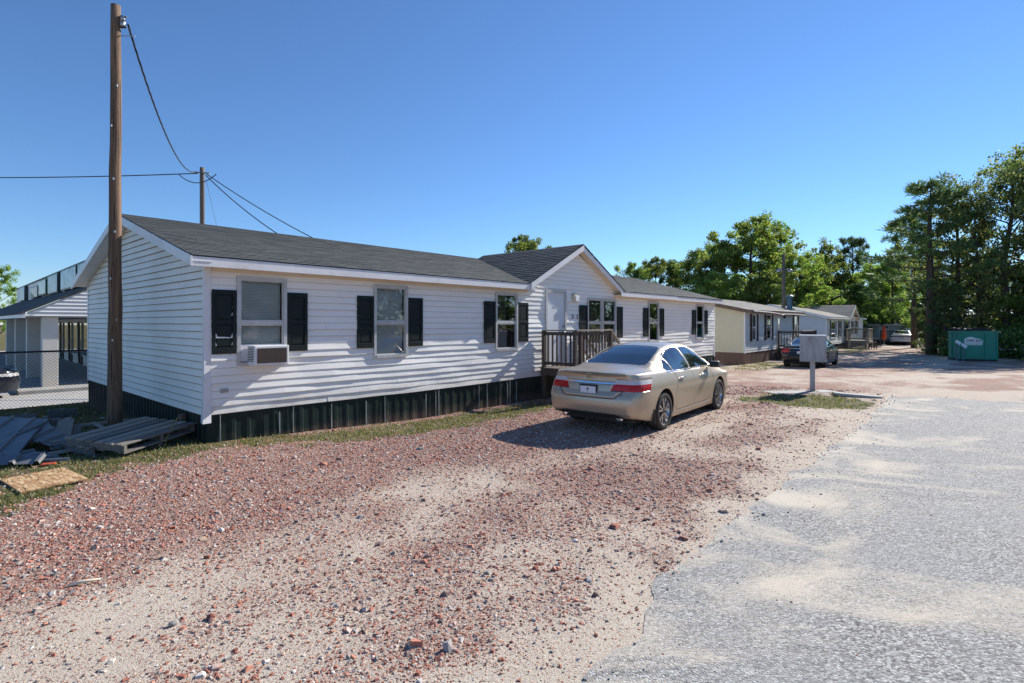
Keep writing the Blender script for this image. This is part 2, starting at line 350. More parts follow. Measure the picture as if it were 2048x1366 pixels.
def lines(lo, a, b, hi, fine, grow=1.22):
    mid = list(np.arange(a, b, fine)); r = []; d = fine; p = b
    while p < hi: r.append(p); d *= 1.045; p += d
    l = []; d = fine * grow; p = a - d
    while p > lo: l.append(p); d *= grow; p -= d
    return np.array(sorted(l + mid + r))
xs = lines(-500, -10, 15, 600, 0.10); ys = lines(-120, 2.0, 19, 900, 0.10)
GX, GY = np.meshgrid(xs, ys); gx = GX.ravel(); gy = GY.ravel()
gzv = gz(gx, gy, True); nx_, ny_ = len(xs), len(ys)
idx = np.arange(nx_ * ny_).reshape(ny_, nx_)
F = np.stack([idx[:-1, :-1], idx[:-1, 1:], idx[1:, 1:], idx[1:, :-1]], -1).reshape(-1, 4)

def ground_mat():
    x = NT('ground_gravel_sand'); co = x.geo()
    at = x.n('ShaderNodeAttribute', attribute_name='mask'); sp = x.n('ShaderNodeSeparateColor'); x.l(at.outputs['Color'], sp.inputs[0])
    grass, grav = sp.outputs[0], sp.outputs[1]
    sand = x.mix(x.noise(co, 2.2, 5, 0.6), (0.66, 0.595, 0.49), (0.55, 0.475, 0.38))
    sand = x.mix(x.ramp(x.noise(co, 45, 3, 0.7), [(0.35, 0.35), (0.65, 0.0)]), sand, (0.30, 0.21, 0.16))
    sand = x.mix(x.ramp(x.noise(co, 190, 2, 0.7), [(0.36, 0.55), (0.46, 0.0)]), sand, (0.16, 0.10, 0.08))
    fine = x.mix(x.noise(co, 60, 3), (0.30, 0.15, 0.105), (0.18, 0.085, 0.060))  # red fines, darkened to paint the shaded gaps between stones
    base = x.mix(x.ramp(grav, [(0.25, 0.0), (0.9, 0.8)]), sand, fine)
    stops = [(0.0, (0.20, 0.050, 0.030)), (0.22, (0.34, 0.12, 0.078)), (0.4, (0.44, 0.20, 0.14)), (0.55, (0.25, 0.17, 0.145)), (0.68, (0.50, 0.38, 0.31)), (0.8, (0.30, 0.28, 0.27)), (0.9, (0.62, 0.55, 0.48)), (1.0, (0.45, 0.17, 0.09))]
    h = None
    for sc, off in ((30, 0.10), (58, -0.06), (125, -0.16)):
        v = x.vor(co, sc); s2 = x.n('ShaderNodeSeparateColor'); x.l(v.outputs['Color'], s2.inputs[0])
        thr = x.math('MULTIPLY', x.math('SUBTRACT', grav, off), 0.95)
        is_st = x.math('LESS_THAN', s2.outputs[0], thr)
        inside = x.math('LESS_THAN', v.outputs['Distance'], 0.47)
        f = x.math('MULTIPLY', is_st, inside)
        base = x.mix(f, base, x.ramp(s2.outputs[1], stops))
        hh = x.math('MULTIPLY', x.math('SUBTRACT', 0.6, v.outputs['Distance']), x.math('MULTIPLY', is_st, {30: 0.022, 58: 0.012, 125: 0.006}[sc]))
        h = hh if h is None else x.math('ADD', h, hh)
    gr = x.mix(x.ramp(x.noise(co, 9, 5, 0.7), [(0.35, 0.0), (0.65, 1.0)]), (0.085, 0.105, 0.028), (0.21, 0.17, 0.075))
    gr = x.mix(x.ramp(x.noise(co, 70, 4, 0.7), [(0.4, 0.0), (0.7, 0.8)]), gr, (0.035, 0.05, 0.014))
    gf = x.ramp(x.math('ADD', grass, x.math('MULTIPLY', x.math('SUBTRACT', x.noise(co, 26, 4, 0.7), 0.5), 0.9)), [(0.42, 0.0), (0.62, 0.9)])
    base = x.mix(gf, base, gr)
    h = x.math('ADD', h, x.math('MULTIPLY', x.noise(co, 110, 4, 0.7), 0.008))
    x.base(base); x.pr(Roughness=0.95); x.p.inputs['Specular IOR Level'].default_value = 0.15
    b = x.n('ShaderNodeBump'); x.l(h, b.inputs['Height']); x.set(b, Strength=1.0, Distance=1.0); x.l(b.outputs[0], x.p.inputs['Normal'])
    return x.mat
GROUND = ground_mat()
gm = np_mesh('ground', np.stack([gx, gy, gzv], -1), F, GROUND, True)
mg, mgr = masks(gx, gy)
ca = gm.color_attributes.new('mask', 'FLOAT_COLOR', 'POINT')
ca.data.foreach_set('color', np.stack([mg, mgr, np.zeros_like(mg), np.ones_like(mg)], -1).astype(np.float32).ravel())
ground = link('ground', gm); tag(ground, kind='structure')

# asphalt: a broken-edged sheet with real thickness, sand drifted over it
def asphalt_mat():
    x = NT('asphalt_sanded'); co = x.geo()
    v = x.vor(co, 75); s2 = x.n('ShaderNodeSeparateColor'); x.l(v.outputs['Color'], s2.inputs[0])
    c = x.ramp(s2.outputs[0], [(0.0, (0.11, 0.106, 0.10)), (0.4, (0.255, 0.247, 0.232)), (0.75, (0.40, 0.387, 0.362)), (1.0, (0.60, 0.58, 0.54))])
    c = x.mix(x.ramp(x.noise(co, 1.1, 4), [(0.3, 0.0), (0.7, 0.45)]), c, (0.33, 0.325, 0.315))
    dr = x.noise(x.geo((1.0, 1.6, 1)), 0.55, 6, 0.6, 1.2)
    gp = x.n('ShaderNodeNewGeometry').outputs['Position']; sv = x.n('ShaderNodeVectorMath', operation='DOT_PRODUCT'); x.l(gp, sv.inputs[0]); sv.inputs[1].default_value = (D2[0], D2[1], 0)
    s0 = HC[0] * D2[0] + HC[1] * D2[1]
    mr = x.n('ShaderNodeMapRange'); x.l(sv.outputs['Value'], mr.inputs[0]); mr.inputs[1].default_value = s0 - 8.3; mr.inputs[2].default_value = s0 - 7.2; mr.inputs[3].default_value = 0.0; mr.inputs[4].default_value = 0.12
    dr = x.math('ADD', dr, mr.outputs[0])
    drift = x.ramp(x.math('ADD', dr, x.math('MULTIPLY', x.math('SUBTRACT', x.noise(co, 55, 4, 0.75), 0.5), 0.34)), [(0.53, 0.0), (0.70, 0.88)])
    sand = x.mix(x.noise(co, 3, 4), (0.62, 0.55, 0.45), (0.52, 0.45, 0.36))
    c = x.mix(drift, c, sand); x.base(c); x.pr(Roughness=0.9); x.p.inputs['Specular IOR Level'].default_value = 0.25
    h = x.math('MULTIPLY', v.outputs['Distance'], x.math('SUBTRACT', 0.9, drift))
    h = x.math('ADD', x.math('MULTIPLY', h, -0.007), x.math('MULTIPLY', x.noise(co, 130, 3), 0.004))
    b = x.n('ShaderNodeBump'); x.l(h, b.inputs['Height']); x.set(b, Strength=1.0, Distance=1.0); x.l(b.outputs[0], x.p.inputs['Normal'])
    return x.mat
tt = np.arange(-16, 12.9, 0.05)
e = -7.16 + 0.5 * (fbm(tt, tt * 0 + 3.3, 0.75, 61, 5) - 0.5) + 0.05 * (vnoise(tt, tt * 0, 3.5, 66) - 0.5) + 0.035 * (vnoise(tt, tt * 0, 11, 67) - 0.5) - 0.30 * np.exp(-((tt + 0.15) / 0.45) ** 2)
out = [W(a, b) for a, b in zip(tt, e)]
k = np.arange(0, 1.0, 0.006); fx0 = W(12.9, float(e[-1])); fx1 = (40.0, 21.0)
for q in k[1:]:
    px = fx0[0] + (fx1[0] - fx0[0]) * q; py = fx0[1] + (14.0 - fx0[1]) * min(1, q * 6)
    out.append((px, py + 0.7 * (float(fbm(np.array([px]), np.array([1.0]), 0.7, 71)[0]) - 0.5)))
out += [(40, -16), W(-16, -22)]
bm = bmesh.new(); vt = [bm.verts.new((p[0], p[1], -0.006)) for p in out]
fc = bm.faces.new(vt); ex = bmesh.ops.extrude_face_region(bm, geom=[fc])
for v_ in [q for q in ex['geom'] if isinstance(q, bmesh.types.BMVert)]: v_.co.z = -0.06
bmesh.ops.triangulate(bm, faces=bm.faces[:]); bmesh.ops.recalc_face_normals(bm, faces=bm.faces[:])
me = bpy.data.meshes.new('asphalt_road'); bm.to_mesh(me); bm.free(); me.materials.append(asphalt_mat())
road = link('asphalt_road', me); tag(road, kind='structure')

# ------------------------------------------------------------------ loose stones (real geometry), grass blades
rng = np.random.default_rng(11)
def gravel_stuff():
    n = 260000
    ang = rng.uniform(-R(50), R(50), n); r = 2.1 + 15 * rng.random(n) ** 1.25
    x = r * np.sin(ang); y = r * np.cos(ang); t, s = ts_of(x, y)
    g, a = masks(x, y)
    pr = np.clip(a, 0, 1) ** 1.3 * (1 - 0.75 * g)
    ok = (rng.random(n) < pr * 1.0 + 0.04) & ~((s > -0.05) & (t > -0.05)) & (y > 1.9)
    ok &= ~((s < -7.3) & (t < 13.2) & (rng.random(n) > 0.035))
    x, y, r, a, s, t = x[ok], y[ok], r[ok], a[ok], s[ok], t[ok]; n = len(x)
    rad = 0.0068 * np.exp(rng.normal(0, 0.42, n)) * (0.85 + 0.035 * r)
    big = rng.random(n) < 0.004; rad[big] *= rng.uniform(1.5, 2.4, big.sum())
    rad[s < -7.3] *= 0.6
    box_ = np.array([(-1, -1, -.6), (1, -1, -.6), (1, 1, -.6), (-1, 1, -.6), (-.62, -.62, 1), (.62, -.62, 1), (.62, .62, 1), (-.62, .62, 1)], float) * .82
    V = (box_[None] * rng.uniform(0.75, 1.25, (n, 8, 1)) + rng.normal(0, 0.20, (n, 8, 3))) * rad[:, None, None]
    V[:, :, 0] *= rng.uniform(0.8, 1.6, (n, 1)); V[:, :, 2] *= rng.uniform(0.35, 0.85, (n, 1))
    th = rng.uniform(0, 6.28, n); tl = rng.normal(0, .35, n)[:, None]
    vz = V[:, :, 2] * np.cos(tl) + V[:, :, 0] * np.sin(tl); V[:, :, 0] = V[:, :, 0] * np.cos(tl) - V[:, :, 2] * np.sin(tl); V[:, :, 2] = vz
    c_, s_ = np.cos(th)[:, None], np.sin(th)[:, None]
    vx = V[:, :, 0] * c_ - V[:, :, 1] * s_; vy = V[:, :, 0] * s_ + V[:, :, 1] * c_
    z0 = gz(x, y, True); z0 = np.where((s < -7.5) & (t < 13), -0.006, z0)
    V = np.stack([vx + x[:, None], vy + y[:, None], V[:, :, 2] + (z0 + rad * 0.12)[:, None]], -1)
    T = np.array([(4, 5, 6, 7), (0, 1, 5, 4), (1, 2, 6, 5), (2, 3, 7, 6), (3, 0, 4, 7)])
    Fc = (T[None] + (np.arange(n) * 8)[:, None, None]).reshape(-1, 4)
    m = NT('gravel_stone'); q = m.island()
    c = m.ramp(q, [(0.0, (0.17, 0.036, 0.020)), (0.14, (0.36, 0.10, 0.058)), (0.3, (0.47, 0.19, 0.125)), (0.44, (0.22, 0.14, 0.12)), (0.55, (0.52, 0.38, 0.30)), (0.66, (0.30, 0.285, 0.275)), (0.74, (0.66, 0.59, 0.52)), (0.82, (0.13, 0.12, 0.12)), (0.9, (0.42, 0.13, 0.06)), (1.0, (0.60, 0.56, 0.52))])
    c = m.mix(m.ramp(m.noise(m.geo(), 150, 2), [(0.4, 0.0), (0.7, 0.35)]), c, (0.52, 0.44, 0.36))
    m.base(c); m.pr(Roughness=0.85); m.p.inputs['Specular IOR Level'].default_value = 0.25
    o = link('gravel', np_mesh('gravel', V.reshape(-1, 3), Fc, m.mat)); tag(o, 'loose red, pink and grey gravel scattered over the sandy lot', 'gravel', kind='stuff')
def grit_stuff():
    n = 150000; ang = rng.uniform(-R(50), R(50), n); r = 2.1 + 8.5 * rng.random(n) ** 1.3
    x = r * np.sin(ang); y = r * np.cos(ang); t, s = ts_of(x, y); g, a = masks(x, y)
    ok = (rng.random(n) < 0.25 + 0.75 * a) & (s < -1.0) & ~((s < -7.2) & (rng.random(n) > .12)) & (g < .5); x, y, r, s, t = x[ok], y[ok], r[ok], s[ok], t[ok]; n = len(x)
    rad = rng.uniform(.0026, .0055, n) * (.8 + .06 * r); th = rng.uniform(0, 6.28, n)
    z0 = np.where((s < -7.5) & (t < 13), -0.006, gz(x, y, True)); V = np.zeros((n, 4, 3))
    for k in range(3): V[:, k, 0] = x + rad * rng.uniform(.7, 1.5, n) * np.cos(th + k * 2.09); V[:, k, 1] = y + rad * rng.uniform(.7, 1.5, n) * np.sin(th + k * 2.09); V[:, k, 2] = z0 - .001
    V[:, 3, 0] = x; V[:, 3, 1] = y; V[:, 3, 2] = z0 + rad * rng.uniform(.5, 1.0, n)
    T = np.array([(0, 1, 3), (1, 2, 3), (2, 0, 3)]); F_ = (T[None] + (np.arange(n) * 4)[:, None, None]).reshape(-1, 3)
    o = link('grit', np_mesh('grit', V.reshape(-1, 3), F_, bpy.data.materials['gravel_stone'])); tag(o, 'fine grit pressed into the sand between the gravel', 'grit', kind='stuff')
def crumbs_stuff():
    n = 420; t = rng.uniform(-3, 13, n); s = -7.2 + rng.normal(0, .22, n); x = HC[0] + t * D1[0] + s * D2[0]; y = HC[1] + t * D1[1] + s * D2[1]
    rad = .0052 * np.exp(rng.normal(0, .4, n)); box_ = np.array([(-1, -1, -.6), (1, -1, -.6), (1, 1, -.6), (-1, 1, -.6), (-.7, -.7, .8), (.7, -.7, .8), (.7, .7, .8), (-.7, .7, .8)], float)
    V = (box_[None] * rng.uniform(.7, 1.3, (n, 8, 1)) + rng.normal(0, .2, (n, 8, 3))) * rad[:, None, None]
    V = V + np.stack([x, y, np.maximum(gz(x, y, True), -.006) + rad * .3], -1)[:, None]
    T = np.array([(4, 5, 6, 7), (0, 1, 5, 4), (1, 2, 6, 5), (2, 3, 7, 6), (3, 0, 4, 7)]); F_ = (T[None] + (np.arange(n) * 8)[:, None, None]).reshape(-1, 4)
    o = link('asphalt_crumbs', np_mesh('asphalt_crumbs', V.reshape(-1, 3), F_, simple('asphalt_crumb', (.17, .168, .165), (.27, .265, .255), 60, .9))); tag(o, 'dark crumbs broken off along the asphalt edge', 'rubble', kind='stuff')
gravel_stuff(); grit_stuff(); crumbs_stuff()
def leafy(name, cols, trans=0.4, rough=0.6):
    m = NT(name); q = m.island(); oi = m.n('ShaderNodeObjectInfo').outputs['Random']
    c = m.ramp(q, cols)
    hs = m.n('ShaderNodeHueSaturation'); hs.inputs['Saturation'].default_value = 0.86; m.l(c, hs.inputs['Color']); m.l(m.math('ADD', m.math('MULTIPLY', oi, 0.035), 0.4825), hs.inputs['Hue']); m.l(m.math('ADD', m.math('MULTIPLY', oi, 0.5), 0.75), hs.inputs['Value'])
    d = m.p; m.l(hs.outputs[0], d.inputs['Base Color']); m.pr(Roughness=rough); d.inputs['Specular IOR Level'].default_value = 0.35
    tr = m.n('ShaderNodeBsdfTranslucent'); tc = m.mix(0.6, hs.outputs[0], (0.55, 0.62, 0.10), 'MULTIPLY'); m.l(m.mix(0.5, hs.outputs[0], m.mix(1.0, hs.outputs[0], (2.2, 2.3, 0.9), 'MULTIPLY')), tr.inputs[0])
    mx = m.n('ShaderNodeMixShader'); mx.inputs[0].default_value = trans; m.l(d.outputs[0], mx.inputs[1]); m.l(tr.outputs[0], mx.inputs[2]); m.l(mx.outputs[0], m.out.inputs[0])
    return m.mat
BLADE = leafy('grass_blade', [(0.0, (0.055, 0.085, 0.018)), (0.35, (0.095, 0.13, 0.028)), (0.6, (0.17, 0.17, 0.05)), (0.82, (0.27, 0.22, 0.10)), (1.0, (0.36, 0.29, 0.15))], 0.3)
def grass_stuff():
    n = 520000
    ang = rng.uniform(-R(50), R(50), n); r = 4.0 + 26 * rng.random(n) ** 1.6
    x = r * np.sin(ang); y = r * np.cos(ang); t, s = ts_of(x, y)
    g, a = masks(x, y); cl = fbm(x, y, 6, 81)
    ok = (rng.random(n) < g * ss(cl, 0.36, 0.62)) & ~((s > -0.03) & (t > -0.03) & (s < 8)) & (s < 8.8) & ~((s < -7.3) & (t < 13.2))
    x, y, r, t, s = x[ok], y[ok], r[ok], t[ok], s[ok]; n = len(x)
    h = rng.uniform(0.018, 0.05, n) * (1 + 0.02 * r); tall = rng.random(n) < 0.02; h[tall] *= 2.2
    wd = rng.uniform(0.003, 0.006, n) * (0.7 + 0.10 * r)
    th = rng.uniform(0, 6.28, n); lean = rng.uniform(0.2, 1.1, n) * h; la = rng.uniform(0, 6.28, n)
    z = gz(x, y, True) - 0.004
    ax, ay = np.cos(th) * wd, np.sin(th) * wd
    V = np.stack([np.stack([x - ax, y - ay, z], -1), np.stack([x + ax, y + ay, z], -1),
                  np.stack([x + lean * np.cos(la), y + lean * np.sin(la), z + h], -1)], 1)
    o = link('grass', np_mesh('grass', V.reshape(-1, 3), np.arange(n * 3).reshape(-1, 3), BLADE)); tag(o, 'short patchy green and straw grass along the houses', 'grass', kind='stuff')
grass_stuff()
# ------------------------------------------------------------------ house pieces
def siding(parent, fn, z0, z1, H, ends, openings, mats, joints=None, warp=0.0, seed=0, join=False, step=0.30, name='siding_plank', lip=0.017, sag=0.0):
    """courses of lapped siding; every board is its own mesh unless join"""
    rnd = random.Random(seed); acc = MB() if join else None
    nc = int(round((z1 - z0) / H)); objs = []
    for c in range(nc):
        a = z0 + c * H; b = min(z1, a + H)
        lo, hi = ends((a + b) / 2); cuts = [lo]
        if joints:
            p = lo + rnd.uniform(0.3, 1.0) * joints
            while p < hi - 0.5: cuts.append(p); p += joints * rnd.uniform(0.8, 1.2)
        cuts.append(hi)
        pieces = []
        for i in range(len(cuts) - 1): pieces.append((cuts[i], cuts[i + 1], a, b))
        for (o0, o1, oz0, oz1) in openings:
            nw = []
            for (p, q, za, zb) in pieces:
                if q <= o0 or p >= o1 or zb <= oz0 or za >= oz1: nw.append((p, q, za, zb)); continue
                if p < o0: nw.append((p, o0, za, zb))
                if q > o1: nw.append((o1, q, za, zb))
                m0, m1 = max(p, o0), min(q, o1)
                if za < oz0 - 1e-3: nw.append((m0, m1, za, oz0))
                if zb > oz1 + 1e-3: nw.append((m0, m1, oz1, zb))
            pieces = nw
        for (p, q, za, zb) in pieces:
            if q - p < 0.015: continue
            l0, h0 = ends(za); l1, h1 = ends(zb)
            n = max(2, int((q - p) / step) + 1); mb = acc if join else MB(); base = len(mb.v)
            zs = [za, za, za + (zb - za) * 0.08, za + (zb - za) * 0.55, zb]
            tw = rnd.uniform(-1, 1) * 0.0035 * (warp > 0)
            for i in range(n + 1):
                k = i / n
                for j, z in enumerate(zs):
                    e0 = l0 + (l1 - l0) * ((z - za) / max(1e-6, zb - za)) if abs(p - lo) < 1e-6 else p
                    e1 = h0 + (h1 - h0) * ((z - za) / max(1e-6, zb - za)) if abs(q - hi) < 1e-6 else q
                    t = e0 + (e1 - e0) * k
                    pr = 0.002 + lip * (1 - (z - a) / H)
                    if j == 0: pr = -0.012
                    if warp:
                        pr += warp * (float(fbm(np.array([t]), np.array([z * 2.2]), 0.7, seed + 5, 3)[0]) - 0.5) + tw
                        pr += 0.35 * warp * (float(vnoise(np.array([t]), np.array([c * 7.1]), 1.6, seed + 9)) - 0.5)
                    zz_ = z - (sag * (float(fbm(np.array([t]), np.array([2.2]), 0.33, seed + 31, 3)[0]) - 0.35) * max(0.0, 1 - (z - z0) / 1.9) if sag else 0)
                    mb.v.append(fn(t, pr, zz_))
            for i in range(n):
                for j in range(4):
                    mb.f.append([base + i * 5 + j, base + (i + 1) * 5 + j, base + (i + 1) * 5 + j + 1, base + i * 5 + j + 1]); mb.m.append(1 if j <= 1 else 0)
            for i in (0, n):
                mb.f.append([base + i * 5 + j for j in range(5)]); mb.m.append(1)
            if not join: objs.append(mb.build(name, mats, parent))
    if join: return acc.build('siding', mats, parent)
    return objs

def window(parent, t0, t1, z0, z1, meet=0.5, blind='blind', frame=ALU, glass=GLASS, seed=0, detail=True, lower_raise=0.0):
    rnd = random.Random(seed); fw = 0.034; f = MB()
    f.box(t0 - 0.02, t0 + fw, -0.045, 0.05, z0 - 0.02, z1 + 0.02); f.box(t1 - fw, t1 + 0.02, -0.045, 0.05, z0 - 0.02, z1 + 0.02)
    f.box(t0 + fw, t1 - fw, -0.047, 0.05, z1 - fw, z1 + 0.022); f.box(t0 + fw, t1 - fw, -0.052, 0.05, z0 - 0.025, z0 + fw)
    win = f.build('window', frame, parent)
    zm = z0 + (z1 - z0) * meet; r = MB(); r.box(t0 + fw, t1 - fw, -0.032, 0.02, zm - 0.03, zm + 0.025); r.build('meeting_rail', frame, win)
    if detail:
        s = MB()
        for (a, b, y) in ((zm + 0.025, z1 - fw, -0.024), (z0 + fw + lower_raise, zm - 0.03, -0.012)):
            s.box(t0 + fw, t0 + fw + 0.022, y, y + 0.02, a, b); s.box(t1 - fw - 0.022, t1 - fw, y, y + 0.02, a, b)
            s.box(t0 + fw + .022, t1 - fw - .022, y, y + 0.02, b - 0.02, b); s.box(t0 + fw + .022, t1 - fw - .022, y, y + 0.02, a, a + 0.022)
        s.build('sash', frame, win)
    for (a, b, y) in ((zm + 0.02, z1 - fw, -0.014), (z0 + fw + lower_raise, zm - 0.025, -0.004)):
        p = MB(); p.box(t0 + fw, t1 - fw, y, y + 0.004, a, b); p.build('pane', glass, win)
    if blind == 'blind':
        b = MB(); z = z1 - 0.05; bot = z0 + (rnd.uniform(0.05, 0.25) if seed else 0.1)
        while z > bot:
            b.hexa([(t0 + .05, .055, z - .020), (t1 - .05, .055, z - .020), (t1 - .05, .058, z - .018), (t0 + .05, .058, z - .018), (t0 + .05, .066, z), (t1 - .05, .066, z), (t1 - .05, .069, z + .002), (t0 + .05, .069, z + .002)]); z -= 0.024
        b.build('blind', BLIND, win)
    elif blind == 'curtain':
        b = MB(); n = 26; w = (t1 - t0) * rnd.choice([0.42, 0.5, 0.6]); s0 = rnd.choice([t0 + .03, t1 - .03 - w])
        for i in range(n):
            xa, xb = s0 + w * i / n, s0 + w * (i + 1) / n; ya = 0.085 + 0.02 * math.sin(i * 1.5); yb = 0.085 + 0.02 * math.sin((i + 1) * 1.5)
            b.add([(xa, ya, z0), (xb, yb, z0), (xb, yb, z1), (xa, ya, z1)], [(0, 1, 2, 3)])
        b.build('curtain', CURTAIN, win)
    d = MB(); d.box(t0 - 0.03, t1 + 0.03, 0.16, 0.20, z0 - 0.05, z1 + 0.05); d.build('room_shade_sheet', DARKIN, win)  # dark sheet standing in for the shade of an unlit room
    return win
def shutter(parent, t0, t1, z0, z1, mat=SHUT, detail=True):
    f = MB(); fr = 0.055; f.box(t0, t1, -0.026, -0.016, z0, z1)
    f.box(t0, t0 + fr, -0.044, -0.026, z0, z1); f.box(t1 - fr, t1, -0.044, -0.026, z0, z1)
    zm = z0 + (z1 - z0) * 0.5
    for a, b in ((z0, z0 + 0.10), (zm - 0.035, zm + 0.035), (z1 - 0.07, z1)): f.box(t0 + fr, t1 - fr, -0.044, -0.026, a, b)
    o = f.build('shutter', mat, parent, bevel=0.003 if detail else 0)
    if detail:
        for a, b in ((z0 + 0.10, zm - 0.035), (zm + 0.035, z1 - 0.07)):
            p = MB(); i = 0.022; A = (t0 + fr + .006, t1 - fr - .006, a + .006, b - .006); B = (A[0] + i, A[1] - i, A[2] + i, A[3] - i)
            p.hexa([(A[0], -.028, A[2]), (A[1], -.028, A[2]), (A[1], -.028, A[3]), (A[0], -.028, A[3]), (B[0], -.037, B[2]), (B[1], -.037, B[2]), (B[1], -.037, B[3]), (B[0], -.037, B[3])])
            p.build('panel', mat, o)
    return o
def roof_slope(mb, p_eave0, p_eave1, p_top0, p_top1, course=0.14, tab=0.31, rnd=random):
    """shingle tabs over a quad given eave line and top line"""
    e0, e1, t0, t1 = [Vector(p) for p in (p_eave0, p_eave1, p_top0, p_top1)]
    L = ((t0 - e0).length + (t1 - e1).length) / 2; nc = max(1, int(round(L / course)))
    nrm = (e1 - e0).cross(t0 - e0).normalized()
    if nrm.z < 0: nrm = -nrm
    for c in range(nc):
        a, b = c / nc, min(1.0, (c + 1.25) / nc)
        A0, A1 = e0.lerp(t0, a), e1.lerp(t1, a); B0, B1 = e0.lerp(t0, b), e1.lerp(t1, b)
        wl = (A1 - A0).length
        if wl < 0.05: continue
        n = max(1, int(round(wl / tab))); off = (c % 2) * 0.5 + rnd.uniform(-0.1, 0.1)
        ks = [0.0] + [min(1, max(0, (i + off) / n)) for i in range(0 if off > 0.02 else 1, n + 1)] + [1.0]
        for i in range(len(ks) - 1):
            k0, k1 = ks[i], ks[i + 1]
            if k1 - k0 < 1e-3: continue
            g = 0.004 / wl; k1b = max(k0 + 1e-4, k1 - g)
            up = nrm * (0.012 + rnd.uniform(-0.0015, 0.003)); dn = nrm * 0.004
            p = [A0.lerp(A1, k0), A0.lerp(A1, k1b), B0.lerp(B1, k1b), B0.lerp(B1, k0)]
            mb.add([p[0] + up, p[1] + up, p[2] + dn, p[3] + dn, p[0], p[1]], [(0, 1, 2, 3), (4, 5, 1, 0)])
def slab(parent, name, mat, pts, th):
    n = (Vector(pts[1]) - Vector(pts[0])).cross(Vector(pts[3]) - Vector(pts[0])).normalized()
    if n.z < 0: n = -n
    q = [Vector(p) for p in pts]; mb = MB(); mb.hexa([p - n * th for p in q] + q); return mb.build(name, mat, parent)
def rake_board(parent, name, mat, p0, p1, h, th, up=(0, 0, 1)):
    mb = MB(); p0 = Vector(p0); p1 = Vector(p1); d = (p1 - p0).normalized(); side = d.cross(Vector((0, 0, 1))).normalized() * th
    dn = Vector((0, 0, -h)); mb.hexa([p0 + dn, p1 + dn, p1 + dn + side, p0 + dn + side, p0, p1, p1 + side, p0 + side]); return mb.build(name, mat, parent)
def skirting(parent, fn, length, ztop, zfn, mat, pw=0.92, rib=0.23, seed=1, seams=True, name='skirt_panel', depth=0.012):
    rnd = random.Random(seed); n = int(math.ceil(length / pw)); pw = length / n
    for i in range(n):
        a = i * pw; mb = MB(); prof = []; x = 0
        while x < pw - 1e-6:
            prof += [(x, 0), (min(x + rib * 0.62, pw), 0), (min(x + rib * 0.70, pw), depth), (min(x + rib * 0.92, pw), depth)]; x += rib
        prof.append((pw, 0)); q = []
        for p in prof:
            if not q or p[0] > q[-1][0] + 1e-5: q.append(p)
        ti = rnd.uniform(-0.006, 0.010); tb = rnd.uniform(-0.01, 0.02)
        for (x, d) in q:
            g = zfn(a + x); mb.v.append(fn(a + x, d + ti, ztop)); mb.v.append(fn(a + x, d + ti + tb, g - 0.06))
        for j in range(len(q) - 1): mb.f.append([2 * j, 2 * j + 1, 2 * j + 3, 2 * j + 2]); mb.m.append(0)
        o = mb.build(name, mat, parent)
        if seams:
            k = 0
            while k < 2:
                k += 1
                if rnd.random() < 0.75:
                    x = a + rnd.uniform(0.1, pw - 0.05); g = zfn(x); zt = ztop - rnd.uniform(0.03, 0.12)
                    s = MB(); w = rnd.uniform(0.004, 0.009); tt_ = [fn(x - w, .012 + ti, g), fn(x + w, .012 + ti, g), fn(x + w, .03 + ti, g), fn(x - w, .03 + ti, g), fn(x - w, .012 + ti, zt), fn(x + w, .012 + ti, zt), fn(x + w, .026 + ti, zt), fn(x - w, .026 + ti, zt)]
                    s.hexa(tt_); s.build('seam_glint', SEAM_GLINT, o)  # pale strip in place of light reflected by a metal seam edge

